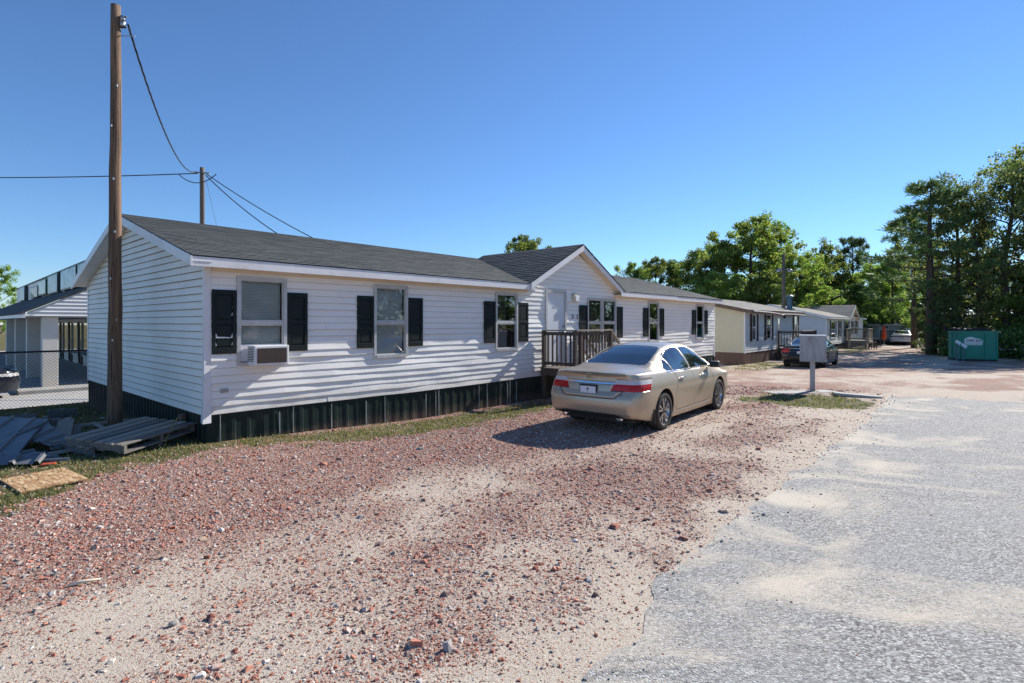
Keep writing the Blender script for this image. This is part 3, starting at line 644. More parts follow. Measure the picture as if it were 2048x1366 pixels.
def deck(parent_none, label, cat, org, rz, L, D, zf, zg, rails, stair, group=None, mat=WOODR, name='porch_deck'):
    """local x along L (front edge at y=0), y back to D; rails: list of ((x,y),(x,y)); stair: (x0,x1,y0,y1,dir) or None"""
    H = empty(name, org, rz, label, cat, group); n = int(D / 0.15)
    for i in range(n):
        y = i * D / n; b = MB(); b.box(-0.02, L + 0.02, y, y + D / n - 0.008, zf - 0.035, zf); b.build('deck_board', mat, H)
    for (x0, x1, y0, y1) in ((0, L, 0, 0.04), (0, L, D - 0.06, D - 0.02), (0, 0.04, 0.04, D - .06), (L - 0.04, L, 0.04, D - .06)):
        b = MB(); b.box(x0, x1, y0, y1, zf - 0.20, zf - 0.036); b.build('rim_joist', mat, H)
    posts = set()
    for (p, q) in rails: posts.add(p); posts.add(q)
    for p in posts:
        b = MB(); b.box(p[0] - 0.045, p[0] + 0.045, p[1] - 0.045, p[1] + 0.045, zg - 0.1, zf + 0.98); b.build('post', mat, H)
    for (p, q) in rails:
        P0 = Vector((p[0], p[1], 0)); P1 = Vector((q[0], q[1], 0)); d = (P1 - P0); ln = d.length; d /= ln
        for nm, z, wd, th in (('top_rail', zf + 0.985, 0.14, 0.035), ('bottom_rail', zf + 0.12, 0.04, 0.085), ('upper_rail', zf + 0.90, 0.04, 0.085)):
            b = MB(); b.bar(P0 + Vector((0, 0, z)), P1 + Vector((0, 0, z)), wd, th); b.build(nm, mat if nm != 'top_rail' else WOODG, H)
        m = int(ln / 0.135)
        for i in range(1, m):
            c = P0 + d * (ln * i / m); b = MB(); b.bar(c + Vector((0, 0, zf + 0.06)), c + Vector((0, 0, zf + 0.93)), 0.036, 0.036, up=(d.y, -d.x, 0.001)); b.build('baluster', mat, H)
    if stair:
        o, dr, wd, run = stair   # origin (x,y) of one side at the deck edge, direction, width vector, run per step
        dr = Vector((*dr, 0)); wv = Vector((*wd, 0)); o = Vector((*o, 0)); ns = max(2, int(round((zf - zg) / 0.19)))
        for i in range(1, ns):
            z = zf - (zf - zg) * i / ns; a = o + dr * (run * (i - 1)); b = MB()
            b.hexa([a + Vector((0, 0, z - .035)), a + wv + Vector((0, 0, z - .035)), a + wv + dr * (run + .02) + Vector((0, 0, z - .035)), a + dr * (run + .02) + Vector((0, 0, z - .035)),
                    a + Vector((0, 0, z)), a + wv + Vector((0, 0, z)), a + wv + dr * (run + .02) + Vector((0, 0, z)), a + dr * (run + .02) + Vector((0, 0, z))]); b.build('tread', mat, H)
        e = dr * (run * (ns - 1) + .05)
        for k in (0, 1):
            a = o + wv * k; b = MB(); b.bar(a + Vector((0, 0, zf - 0.14)), a + e + Vector((0, 0, zg + 0.03)), 0.04, 0.22); b.build('stringer', mat, H)
            b = MB(); b.bar(a + Vector((0, 0, zf + 0.93)), a + e + Vector((0, 0, zg + 0.98)), 0.09, 0.04); b.build('handrail', WOODG, H)
            b = MB(); b.bar(a + Vector((0, 0, zf + 0.45)), a + e + Vector((0, 0, zg + 0.50)), 0.04, 0.04); b.build('stair_rail', mat, H)
            b = MB(); p = a + e; b.box(p.x - .045, p.x + .045, p.y - .045, p.y + .045, zg - 0.1, zg + 1.0); b.build('stair_post', mat, H)
    return H
def txt(name, s, size, mat, parent, M, depth=0.002, bold=0.0):
    cu = bpy.data.curves.new(name, 'FONT'); cu.body = s; cu.size = size; cu.extrude = depth; cu.offset = bold; cu.align_x = 'CENTER'; cu.align_y = 'CENTER'
    tmp = bpy.data.objects.new('tmp', cu); me = bpy.data.meshes.new_from_object(tmp); bpy.data.objects.remove(tmp)
    me.materials.clear(); me.materials.append(mat); me.name = name; o = link(name, me, parent); o.matrix_local = M; return o
FRONTM = Matrix.Rotation(R(90), 4, 'X')     # text standing up, facing -y

# ------------------------------------------------------------------ near white mobile home
L_, D_ = 20.40, 7.85
zb_, ze_ = 0.42, 2.88                      # siding bottom, eave
RY, RZ = D_ / 2, 3.98                      # ridge
GT0, GTC, GT1, GZ = 7.56, 9.82, 12.07, 4.04  # cross gable
H1 = empty('mobile_home', (HC[0], HC[1], 0), HA, 'near white double-wide mobile home with dark shutters and dark skirting', 'mobile home', 'mobile homes along the lane')
fF = lambda a, p, z: (a, -p, z); fG = lambda a, p, z: (-p, a, z); fB = lambda a, p, z: (L_ + p, a, z); fK = lambda a, p, z: (a, D_ + p, z)
WZ0, WZ1 = 1.16, 2.55
wins = [(0.47, 1.24), (3.01, 3.78), (6.45, 7.23), (10.44, 11.21), (11.27, 12.04), (14.28, 15.04), (18.38, 19.15)]
DT0, DT1, DZ0, DZ1 = 8.42, 9.33, 0.68, 2.70
opn = [(a, b, WZ0, WZ1) for a, b in wins] + [(DT0, DT1, DZ0, DZ1)]
CH = 0.117
zs_top = zb_ + CH * 21
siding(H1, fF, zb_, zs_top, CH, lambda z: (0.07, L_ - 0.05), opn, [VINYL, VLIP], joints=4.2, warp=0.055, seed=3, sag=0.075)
def cg(z):
    k = (GZ - 0.16 - z) / (GZ - 0.16 - 2.86); return (GTC - k * (GTC - GT0 - .02), GTC + k * (GT1 - GTC - .02))
siding(H1, fF, zs_top, zs_top + CH * 9, CH, cg, [], [VINYL, VLIP], seed=8, step=0.5)
def ge(z):
    if z <= ze_ - 0.02: return (0.05, D_ - 0.05)
    k = (z - ze_ + 0.02) / (RZ - 0.1 - ze_); return (0.05 + k * (RY - .1), D_ - 0.05 - k * (RY - .1))
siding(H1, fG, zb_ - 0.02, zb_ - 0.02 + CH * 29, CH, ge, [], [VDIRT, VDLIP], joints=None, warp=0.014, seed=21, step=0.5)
# plain far walls and core
m = MB(); m.box(0.35, L_ - 0.02, D_ - 0.1, D_, zb_, ze_); m.box(L_ - 0.12, L_ - 0.02, 0.02, D_ - .1, zb_, ze_); m.box(0.03, 0.10, 0.05, D_ - 0.1, zb_, ze_)
m.box(0.12, L_ - 0.13, 0.05, D_ - 0.12, zb_ - 0.02, zb_ + 0.02)
m.add([(L_ - .06, 0, ze_), (L_ - .06, D_, ze_), (L_ - .06, RY, RZ - .05)], [(0, 1, 2)]); m.add([(0.08, 0.05, ze_), (0.08, D_ - .05, ze_), (0.08, RY, RZ - .12)], [(0, 1, 2)])
m.box(0.11, L_ - 0.13, 0.45, 0.5, zb_ + .03, ze_)
m.build('wall_core', DARKIN, H1)
m = MB(); m.box(L_ - 0.01, L_ + 0.005, 0.0, D_, zb_, ze_); m.box(0, L_, D_ + 0.001, D_ + 0.01, zb_, ze_); m.build('back_wall', VINYL, H1)
# corner trims (bent foot at the near corner)
def cornerpost(x, y, z0, z1, nm='corner_trim', flare=0):
    m = MB(); a = 0.075; n = 10
    for i in range(n + 1):
        z = z0 + (z1 - z0) * i / n; f = flare * max(0, 1 - (z - z0) / 1.1) ** 2
        m.v += [(x - 0.018 - f * .6, y + a, z), (x - 0.022 - f, y - 0.022 - f, z), (x + a, y - 0.018 - f * .5, z)]
    for i in range(n):
        for j in (0, 1): m.f.append([i * 3 + j, i * 3 + j + 1, i * 3 + j + 4, i * 3 + j + 3]); m.m.append(0)
    return m.build(nm, TRIMW, H1)
cornerpost(0, 0, zb_ - 0.13, ze_ - 0.03, flare=0.03)
m = MB(); m.box(L_ - 0.06, L_ + 0.02, -0.02, 0.06, zb_ - 0.06, ze_ - .02); m.build('corner_trim', TRIMW, H1)
m = MB(); m.box(-0.02, 0.04, D_ - 0.06, D_ + 0.02, zb_ - 0.03, ze_ - .02); m.build('corner_trim', TRIMW, H1)
# roof
OV, RK = 0.26, 0.26
slope = (RZ - ze_) / (RY)
ez = ze_ - OV * slope
roof = slab(H1, 'roof', BLACKP, [(-RK, -OV, ez), (GT0, -OV, ez), (GT0, RY, RZ), (-RK, RY, RZ)], 0.05)
slab(roof, 'roof_deck', BLACKP, [(GT1, -OV, ez), (L_ + RK, -OV, ez), (L_ + RK, RY, RZ), (GT1, RY, RZ)], 0.05)
slab(roof, 'roof_deck', BLACKP, [(GT0 + .002, .03, ze_ + .03 * slope), (GT1 - .002, .03, ze_ + .03 * slope), (GT1 - .002, RY, RZ), (GT0 + .002, RY, RZ)], 0.05)
slab(roof, 'roof_deck', BLACKP, [(-RK, RY, RZ), (L_ + RK, RY, RZ), (L_ + RK, D_ + OV, ez), (-RK, D_ + OV, ez)], 0.05)
rr = random.Random(5); m = MB()
roof_slope(m, (-RK - .02, -OV - .03, ez + .002), (GT0, -OV - .03, ez + .002), (-RK - .02, RY, RZ + .004), (GT0, RY, RZ + .004), rnd=rr)
roof_slope(m, (GT1, -OV - .03, ez + .002), (L_ + RK + .02, -OV - .03, ez + .002), (GT1, RY, RZ + .004), (L_ + RK + .02, RY, RZ + .004), rnd=rr)
roof_slope(m, (GT0, .03, ze_ + .03 * slope), (GT1, .03, ze_ + .03 * slope), (GT0, RY, RZ + .004), (GT1, RY, RZ + .004), rnd=rr)
roof_slope(m, (-RK - .02, D_ + OV + .03, ez), (L_ + RK + .02, D_ + OV + .03, ez), (-RK - .02, RY, RZ + .004), (L_ + RK + .02, RY, RZ + .004), course=0.28, tab=0.6, rnd=rr)
s_ = (GZ - ze_ + .03) / (GTC - GT0)
for sg, te in ((-1, GT0), (1, GT1)):
    te2 = te + sg * 0.16; zz = GZ - abs(te2 - GTC) * s_
    roof_slope(m, (te2, -OV - 0.03, zz + 0.03), (te2, RY - 0.2, zz + 0.03), (GTC, -OV - 0.03, GZ + .03), (GTC, RY - 0.2, GZ + .03), rnd=rr)
sh = m.build('shingles', SHING, roof); tag(sh, kind='stuff')
for sg, te in ((-1, GT0), (1, GT1)):
    te2 = te + sg * 0.14; zz = GZ - abs(te2 - GTC) * s_
    slab(roof, 'cross_gable_deck', BLACKP, [(te2, -OV, zz + .02), (te2, RY - .25, zz + .02), (GTC, RY - .25, GZ + .02), (GTC, -OV, GZ + .02)], 0.045)
    rake_board(H1, 'rake_board', TRIMW, (te + sg * 0.10, -OV - 0.005 if sg > 0 else -OV - .03, zz + 0.03 + .02), (GTC - sg * .003, -OV - .005 if sg > 0 else -OV - .03, GZ - .0), 0.15, 0.025)
    slab(H1, 'gable_soffit', SOFFIT, [(te + sg * .06, -OV + .022, zz - .03), (te + sg * .06, -0.0, zz - .03), (GTC - sg * .02, 0.0, GZ - .09), (GTC - sg * .02, -OV + .022, GZ - .09)], 0.012)
m = MB(); m.box(-RK - .03, GT0 + .1, -OV - .02, -OV + .0, ez - .15, ez - .005); m.build('fascia', TRIMW, H1, bevel=.004)
m = MB(); m.box(GT1 - .1, 16.1, -OV - .02, -OV + .0, ez - .15, ez - .005); m.build('fascia', TRIMW, H1, bevel=.004)
m = MB(); m.box(16.11, L_ + RK, -OV - .014, -OV + .006, ez - .165, ez - .015); m.build('fascia', TRIMW, H1, bevel=.004)
m = MB(); m.box(-.02, GT0 + .18, -OV + .002, -.004, ez - .115, ez - .10); m.build('soffit', SOFFIT, H1)
m = MB(); m.box(GT1 - .15, L_ + .1, -OV + .002, -.004, ez - .115, ez - .10); m.build('soffit', SOFFIT, H1)
m = MB(); m.box(0.08, GT0 + .1, -.030, -.012, ez - .19, ez - .116); m.build('frieze', SOFFIT, H1)
m = MB(); m.box(GT1 - .1, L_ - .02, -.030, -.012, ez - .19, ez - .116); m.build('frieze', SOFFIT, H1)
for y0, z0, y1, z1 in ((-OV - .03, ez - .002, RY, RZ - .0), (D_ + OV + .03, ez - .002, RY + .003, RZ)):
    rake_board(H1, 'rake_board', TRIMW, (-RK - .012, y0, z0), (-RK - .012, y1, z1), 0.15, 0.022 if y0 > 1 else -0.022)
    slab(H1, 'rake_soffit', TRIMW, [(-RK + .012, y0, z0 - .07), (-.001, y0, z0 - .07), (-.001, y1, z1 - .11), (-RK + .012, y1, z1 - .11)], 0.012)
rake_board(H1, 'rake_board', TRIMW, (L_ + RK, -OV, ez), (L_ + RK, RY, RZ), .14, .02)
# windows and shutters
kinds = ['blind', 'blind', 'curtain', 'curtain', 'curtain', 'curtain', 'curtain']
WIN = []
for i, (a, b) in enumerate(wins):
    WIN.append(window(H1, a, b, WZ0, WZ1, 0.48, kinds[i], seed=31 + i, lower_raise=0.26 if i == 0 else 0))
for (a, b) in ((0.08, 0.44), (1.27, 1.63), (2.62, 2.98), (3.81, 4.19), (6.04, 6.42), (7.26, 7.66), (10.01, 10.41), (12.07, 12.47), (13.86, 14.25), (15.07, 15.46), (17.97, 18.35), (19.18, 19.57)):
    shutter(H1, a, b, 1.34, 2.34)
p = MB(); p.box(0.515, 1.195, -0.02, -0.006, WZ0 + .045, WZ0 + 0.30); p.build('filler_panel', TRIMW, WIN[0])
# door
m = MB(); m.box(DT0 + .05, DT1 - .05, 0.0, 0.04, DZ0, DZ1 - .05); dr = m.build('door', DOORW, H1)
m = MB(); m.box(DT0 - .02, DT0 + .05, -.04, .06, DZ0, DZ1 + .02); m.box(DT1 - .05, DT1 + .02, -.04, .06, DZ0, DZ1 + .02); m.box(DT0 + .05, DT1 - .05, -.042, .06, DZ1 - .05, DZ1 + .022); m.build('door_frame', ALU, dr)
m = MB(); m.lathe([(0.001, 0), (.03, 0), (.03, -.02), (.012, -.03), (.028, -.05), (.028, -.07), (.001, -.075)], 12, lambda x, y, h: (DT1 - .11 + x, h, 1.55 + y)); m.lathe([(0.001, 0), (.027, 0), (.027, -.02), (.001, -.022)], 12, lambda x, y, h: (DT1 - .11 + x, h, 1.72 + y)); m.build('door_handle', STEEL, dr, smooth=True)
m = MB(); m.lathe([(0.001, 0), (.018, 0), (.018, -.008), (.001, -.01)], 10, lambda x, y, h: ((DT0 + DT1) / 2 + x - .1, h, 2.24 + y)); m.build('peephole', BLACKP, dr)
# wall lamp, number, vent
m = MB(); m.prism([(9.66, 2.42), (9.86, 2.42), (9.90, 2.62), (9.84, 2.68), (9.70, 2.68), (9.63, 2.60)], lambda x, z, a: (x, a, z), -.10, -.02); lamp = m.build('wall_lamp', SOFFIT, H1, bevel=.01)
m = MB(); m.prism([(9.69, 2.44), (9.83, 2.44), (9.86, 2.60), (9.66, 2.60)], lambda x, z, a: (x, a, z), -.13, -.101); m.build('lamp_glass', SIGNW, lamp, bevel=.006)
for i, (ch, x) in enumerate((('2', 9.68), ('1', 9.90))):
    txt('house_number', ch, 0.17, BLACKP, H1, Matrix.Translation((x, -.022, 1.99)) @ FRONTM, .003, .003)
m = MB(); m.box(.21, .33, -.022, -.012, .735, .80)
for i in range(4): m.box(.218, .322, -.030, -.022, .743 + i * .015, .749 + i * .015)
m.build('wall_vent', STEEL, H1)
# skirting
zf_front = lambda a: gzf(*W(a, 0)); zf_side = lambda a: gzf(*W(0, a))
skirting(H1, lambda a, p, z: (a, -p - .005 + .02, z), L_, zb_ + .02, zf_front, SKIRT, seed=4)
skirting(H1, lambda a, p, z: (-p - .005 + .02, a, z), D_, zb_ + .0, zf_side, SKIRT, seed=9, rib=.18, seams=False, depth=0.022)
m = MB(); m.box(L_ - .005, L_ + .005, 0, D_, -.6, zb_); m.box(0, L_, D_ - .01, D_, -.6, zb_); m.build('skirt_back', SKIRT, H1)
m = MB()
for i in range(5): m.box(-.105, -.035, .72, .86, -.14 + i * .10, -.05 + i * .10)
m.build('brick_pier', BROWNT, H1)
# window air conditioner
ac = empty('air_conditioner', (*W(0.90, 0), WZ0 + 0.0), HA, 'white window air conditioner in the leftmost window of the near home', 'air conditioner')
m = MB(); m.box(-.29, .27, -.30, -.03, -.02, .30); m.build('case', TRIMW, ac, bevel=.012)
m = MB(); m.box(-.25, .23, -.306, -.301, .02, .26); g = m.build('grille', BROWNT, ac)
m = MB()
for i in range(16): m.box(-.25, .23, -.311, -.3065, .028 + i * .0148, .034 + i * .0148)
m.build('fins', simple('fin_grey', (.10, .08, .065), (.06, .05, .04), 8, .6), g)
m = MB()
for i in range(9): m.box(-.293, -.2905, -.27, -.06, .05 + i * .026, .062 + i * .026)
m.build('side_louvre', BLACKP, ac)
# porch
px, py = W(8.15, -1.18)
deck(None, 'brown wooden porch with railing at the white door of the near home', 'porch', (px, py, 0), HA, 1.85, 1.14, 0.64, -0.12,
     [((0.06, 0.06), (0.06, 1.06)), ((0.06, 0.06), (0.30, 0.06)), ((0.30, 0.06), (1.78, 0.06))], ((1.87, 0.08), (1, 0), (0, 0.98), 0.26))
# ------------------------------------------------------------------ the other homes
def home(label, org, rz, L, D, zb, ze, rz_, gable, wins, shut, mats, skirt, roofmat, trim, group='mobile homes along the lane', ov=0.28, rk=0.3, zg=-0.35, CHh=0.118, endmat=None, door=None, sideflip=False, skirt_name='skirt_panel', soff=SOFFIT):
    H = empty('mobile_home', (org[0], org[1], 0), rz, label, 'mobile home', group)
    opn = [(a, b, c, d) for a, b, c, d in wins] + ([door] if door else [])
    n = int(round((ze - .02 - zb) / CHh)); CHh = (ze - .02 - zb) / n
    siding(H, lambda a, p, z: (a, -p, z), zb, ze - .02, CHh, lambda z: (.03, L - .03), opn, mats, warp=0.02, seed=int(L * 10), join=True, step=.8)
    RYh = D / 2
    def ge2(z):
        if z <= ze - .02: return (.03, D - .03)
        k = (z - ze + .02) / (rz_ - .08 - ze); return (.03 + k * (RYh - .06), D - .03 - k * (RYh - .06))
    n2 = int((rz_ - .12 - zb) / CHh)
    siding(H, lambda a, p, z: (-p, a, z), zb, zb + n2 * CHh, CHh, ge2, [], endmat or mats, seed=3, join=True, step=1.0)
    m = MB(); m.box(L - .02, L, .02, D, zb, ze); m.box(.02, L, D - .02, D, zb, ze); m.box(.02, .05, .02, D, zb, ze); m.box(.06, L - .04, .5, .52, zb, ze)
    m.add([(L - .01, 0, ze), (L - .01, D, ze), (L - .01, RYh, rz_ - .05)], [(0, 1, 2)]); m.add([(.05, 0, ze), (.05, D, ze), (.05, RYh, rz_ - .1)], [(0, 1, 2)]); m.build('wall_core', mats[0], H)
    for x, y in ((0, 0), (L, 0)):
        m = MB(); m.box(x - .025, x + .055 if x == 0 else x + .02, y - .025, y + .055, zb - .03, ze - .02); m.build('corner_trim', trim[1], H)
    sl_ = (rz_ - ze) / RYh; ez2 = ze - ov * sl_
    rf = slab(H, 'roof', trim[0], [(-rk, -ov, ez2), (L + rk, -ov, ez2), (L + rk, RYh, rz_), (-rk, RYh, rz_)], .05)
    slab(rf, 'roof_deck', trim[0], [(-rk, RYh, rz_), (L + rk, RYh, rz_), (L + rk, D + ov, ez2), (-rk, D + ov, ez2)], .05)
    m = MB(); rr = random.Random(int(L)); roof_slope(m, (-rk - .02, -ov - .03, ez2), (L + rk + .02, -ov - .03, ez2), (-rk - .02, RYh, rz_ + .004), (L + rk + .02, RYh, rz_ + .004), course=.2, tab=.45, rnd=rr)
    if gable:
        g0, gc, g1, gzz = gable; s2 = (gzz - ze + .03) / (gc - g0)
        for sg, te in ((-1, g0), (1, g1)):
            te2 = te + sg * .14; zz = gzz - abs(te2 - gc) * s2
            roof_slope(m, (te2, -ov - .03, zz + .03), (te2, RYh - .2, zz + .03), (gc, -ov - .03, gzz + .03), (gc, RYh - .2, gzz + .03), course=.2, tab=.45, rnd=rr)
            slab(rf, 'cross_gable_deck', trim[0], [(te2, -ov, zz + .02), (te2, RYh - .25, zz + .02), (gc, RYh - .25, gzz + .02), (gc, -ov, gzz + .02)], .045)
            rake_board(H, 'rake_board', trim[0], (te + sg * .1, -ov - (.005 if sg > 0 else .03), zz + .05), (gc - sg * .003, -ov - (.005 if sg > 0 else .03), gzz), .16, .025)
            slab(H, 'gable_soffit', soff, [(te + sg * .06, -ov + .022, zz - .03), (te + sg * .06, 0, zz - .03), (gc - sg * .02, 0, gzz - .09), (gc - sg * .02, -ov + .022, gzz - .09)], .012)
        m2 = MB(); m2.add([(g0, -.004, ze - .1), (g1, -.004, ze - .1), (gc, -.004, gzz - .1)], [(0, 1, 2)]); m2.build('gable_wall', mats[0], H)
    s = m.build('shingles', roofmat, rf); tag(s, kind='stuff')
    for a, b in ([(-rk, gable[0] + .1), (gable[2] - .1, L + rk)] if gable else [(-rk, L + rk)]):
        m = MB(); m.box(a, b, -ov - .02, -ov, ez2 - .15, ez2 - .005); m.build('fascia', trim[0], H)
        m = MB(); m.box(max(a, -.02), min(b, L), -ov + .002, -.004, ez2 - .115, ez2 - .10); m.build('soffit', soff, H)
    for sg in (1, -1):
        y0 = -ov - .03 if sg > 0 else D + ov + .03
        rake_board(H, 'rake_board', trim[0], (-rk - .012, y0, ez2 - .002), (-rk - .012, RYh + (0 if sg > 0 else .003), rz_), .17, -.022 * sg)
        slab(H, 'rake_soffit', trim[0], [(-rk + .012, y0, ez2 - .07), (-.001, y0, ez2 - .07), (-.001, RYh, rz_ - .11), (-rk + .012, RYh, rz_ - .11)], .012)
    for i, (a, b, c, d) in enumerate(wins):
        window(H, a, b, c, d, .5, 'curtain' if i % 2 else 'blind', frame=trim[1], seed=50 + i + int(L), detail=False)
    for (a, b, c, d) in shut: shutter(H, a, b, c, d, trim[2], detail=False)
    if door:
        a, b, c, d = door; m = MB(); m.box(a + .04, b - .04, 0, .04, c, d - .04); dd = m.build('door', DOORW, H)
        m = MB(); m.box(a - .03, a + .04, -.035, .05, c, d + .03); m.box(b - .04, b + .03, -.035, .05, c, d + .03); m.box(a + .04, b - .04, -.036, .05, d - .04, d + .031); m.build('door_frame', TRIMW, dd)
        m = MB(); m.box(a + .22, b - .22, -.01, -.002, c + .9, d - .25); m.build('pane', GLASS, dd)
    skirting(H, lambda a, p, z: (a, -p + .012, z), L, zb + .01, lambda a: zg, skirt, rib=.22, seed=6, seams=False)
    skirting(H, lambda a, p, z: (-p + .012, a, z), D, zb + .01, lambda a: zg, skirt, rib=.22, seed=7, seams=False)
    return H
def pair(a, b, z0, z1, sw=.33): return [(a, a + sw - .02, z0, z1), (b - sw + .02, b, z0, z1)]
cw = [(1.05, 1.66, .92, 2.25), (3.42, 4.30, .92, 2.25), (9.1, 9.85, .95, 2.25)]
csh = [q for (a, b, c, d) in cw for q in pair(a - .34, b + .34, c - .06, d + .02)]
CREAMH = home('small mobile home with a cream end wall, brown trim and brown shutters', (11.7, 27.0), HA, 10.4, 7.2, .30, 2.52, 3.30, None, cw, csh, [CREAM2, VLIP], BROWNS, SHINGL, (BROWNT, TRIMW, SHUTB), endmat=[CREAM, CREAM], door=(5.45, 6.15, .42, 2.3))
m = MB(); m.box(6.72, 6.86, -.12, -.02, 2.08, 2.22); m.build('wall_lamp', BLACKP, CREAMH, bevel=.01)
# sagging torn gutter on the cream home and the flue at its far end
m = MB(); pts = [(0.2, -.34, 2.40), (3.0, -.35, 2.36), (4.6, -.36, 2.30), (5.0, -.38, 2.24), (5.5, -.36, 2.30), (8.0, -.36, 2.31), (10.2, -.38, 2.27)]
m.pipe(pts, [.06, .055, .05, .07, .05, .05, .06], 6); m.build('sagging_gutter', simple('gutter_dirty', (.16, .14, .15), (.34, .31, .28), 2.5, .5), CREAMH)
m = MB(); m.box(10.05, 10.55, .3, .8, 2.5, 2.75); m.pipe([(10.3, .55, 2.7), (10.3, .55, 3.45)], .17, 10); m.lathe([(.24, 0), (.24, .1), (.1, .18), (.001, .18)], 12, lambda x, y, h: (10.3 + x, .55 + y, 3.45 + h)); m.build('flue', BLUEGREY, CREAMH)
ww = [(1.35, 3.0, .62, 1.98), (4.4, 5.2, .62, 1.98), (6.65, 8.5, .62, 1.98), (9.75, 10.75, .8, 1.98), (11.75, 12.6, .8, 1.98)]
wsh = [q for (a, b, c, d) in ww for q in pair(a - .30, b + .30, c, d + .02, .30)]
WHITEH = home('far white mobile home with a cross gable and grey shutters', (23.4, 40.0), HA, 15.4, 7.8, .14, 2.32, 3.26, (7.8, 9.9, 12.1, 3.34), ww, wsh, [PINKW, VLIP], SKIRT, SHINGL, (TRIMW, TRIMW, SHUTG), endmat=[simple('end_wall_shade_grey', (.58, .62, .67), (.52, .56, .61), 1.2, .5, bump=.03), VLIP])  # end wall's shade is put into its grey-blue colour
FARH = home('low grey-green mobile home with dark roof in the tree shade at the lane end', (31.9, 62.4), R(-41.5), 11.2, 7.5, -.05, 1.72, 2.5, None, [(6.9, 8.0, .6, 1.55)], [], [FARW, FARW], SKIRT, SHING, (TRIMW, TRIMW, SHUTG), door=(8.9, 9.75, .0, 1.6), zg=-.45)
# porches of the far homes
def on(org, t, s): return (org[0] + t * D1[0] + s * D2[0], org[1] + t * D1[1] + s * D2[1])
q = on((11.7, 27.0), 5.2, -1.40)
deck(None, 'brown porch of the cream-ended home, behind the black sedan', 'porch', (q[0], q[1], 0), HA, 3.4, 1.35, .38, -.32, [((.06, .06), (.06, 1.25)), ((.06, .06), (3.34, .06))], ((3.42, .1), (1, 0), (0, 1.1), .27))
q = on((23.4, 40.0), 6.6, -1.75)
deck(None, 'grey porch with steps facing the camera at the far white home', 'porch', (q[0], q[1], 0), HA, 1.9, 1.7, .34, -.35, [((.06, .06), (1.84, .06)), ((1.84, .06), (1.84, 1.6)), ((.06, 1.6), (1.84, 1.6))], ((-.02, .06), (-1, 0), (0, 1.2), .28), mat=WOODG)
deck(None, 'small shaded wooden porch at the lane-end home', 'porch', (36.9, 53.9, 0), R(-41.5), 1.6, 1.2, .05, -.4, [((.06, .06), (1.54, .06))], ((1.62, .08), (1, 0), (0, 1.0), .28))

# ------------------------------------------------------------------ shop building behind the chain-link fence
pv = MB(); ps = [W(-30, 8.95), W(6, 8.95), W(6, 45), W(-30, 45)]; ZP = -0.275
pv.add([(a, b, ZP) for a, b in ps], [(0, 1, 2, 3)]); pvo = pv.build('parking_pavement', PAVE); tag(pvo, kind='structure')
BA = HA - R(1.5); BO = W(-.22, 12.9)
def onb(x, y): return (BO[0] + x * math.cos(BA) - y * math.sin(BA), BO[1] + x * math.sin(BA) + y * math.cos(BA))
B = empty('shop_building', (*BO, 0), BA, 'low white shop building with columns, canopy and sign band behind the fence', 'building')
wk = MB(); wk.box(-.62, 6, -.85, 30, ZP - .1, ZP + .11); wk.build('walkway', CONC, B, bevel=.015)
for k in range(4):
    m = MB(); m.box(0, .38, 4.1 * k, 4.1 * k + .38, ZP + .1, 2.0); m.build('column', STUCCO, B, bevel=.008)
m = MB(); m.box(-.40, 2.6, -.08, 26, 1.99, 2.03); m.build('canopy_soffit', simple('soffit_grey', (.42, .42, .41), (.36, .36, .35), 3, .7), B)
m = MB(); m.box(-.50, -.40, -.16, 26, 1.97, 2.13); m.build('canopy_fascia', TRIMW, B)
slab(B, 'canopy_roof', SHING, [(-.54, -.2, 2.12), (-.54, 26, 2.12), (1.38, 26, 3.12), (1.38, -.2, 3.12)], .05)
ce = lambda z: (max(-.40, -.46 + (z - 2.09) / .52), 2.6)
siding(B, lambda a, p, z: (a, -.10 - p, z), 2.03, 2.03 + .118 * 9, .118, ce, [], [VINYL, VLIP], seed=5, join=True, step=.5, lip=.03)
m = MB(); m.box(1.40, 1.7, -.1, 26, 2.9, 3.98); m.build('sign_band_wall', CREAM2, B)
m = MB(); m.box(1.34, 1.74, -.14, 26.1, 3.98, 4.03); m.build('parapet_cap', simple('cap_dark', (.03, .05, .06), None, rough=.5, bump=0), B)
m = MB(); m.box(2.5, 2.7, -.08, 26, ZP + .1, 2.0); m.box(2.7, 9, -.08, .1, ZP, 3.95); m.box(1.7, 9, -.1, 26, 3.9, 3.96); m.build('shop_wall', STUCCO, B)
for j in range(9):
    y0 = .35 + j * 2.75
    for kk, (a, b, zb0, nm) in enumerate(((0, 1.5, .25, 'shop_window'), (1.62, 2.5, -.15, 'shop_door'))):
        m = MB(); m.box(2.44, 2.52, y0 + a, y0 + a + .05, zb0, 1.85); m.box(2.44, 2.52, y0 + b - .05, y0 + b, zb0, 1.85); m.box(2.44, 2.52, y0 + a + .05, y0 + b - .05, 1.8, 1.85); m.box(2.44, 2.52, y0 + a + .05, y0 + b - .05, zb0, zb0 + .06)
        wo = m.build(nm, BLACKP if kk else ALU, B)
        m = MB(); m.box(2.475, 2.485, y0 + a + .05, y0 + b - .05, zb0 + .06, 1.8); m.build('pane', CARGLASS, wo)
        if kk: m = MB(); m.box(2.40, 2.43, y0 + a + .1, y0 + a + .13, .5, 1.0); m.build('door_handle', STEEL, wo)
def sign_mat(i, a, b, c):
    x = NT('sign_print'); co = x.coord('Object', (1, 1, .55)); f = x.noise(co, 2.6, 3, .6, .8)
    x.base(x.ramp(f, [(.36, a), (.48, b), (.58, c), (.66, a)])); x.pr(Roughness=.25); return x.mat
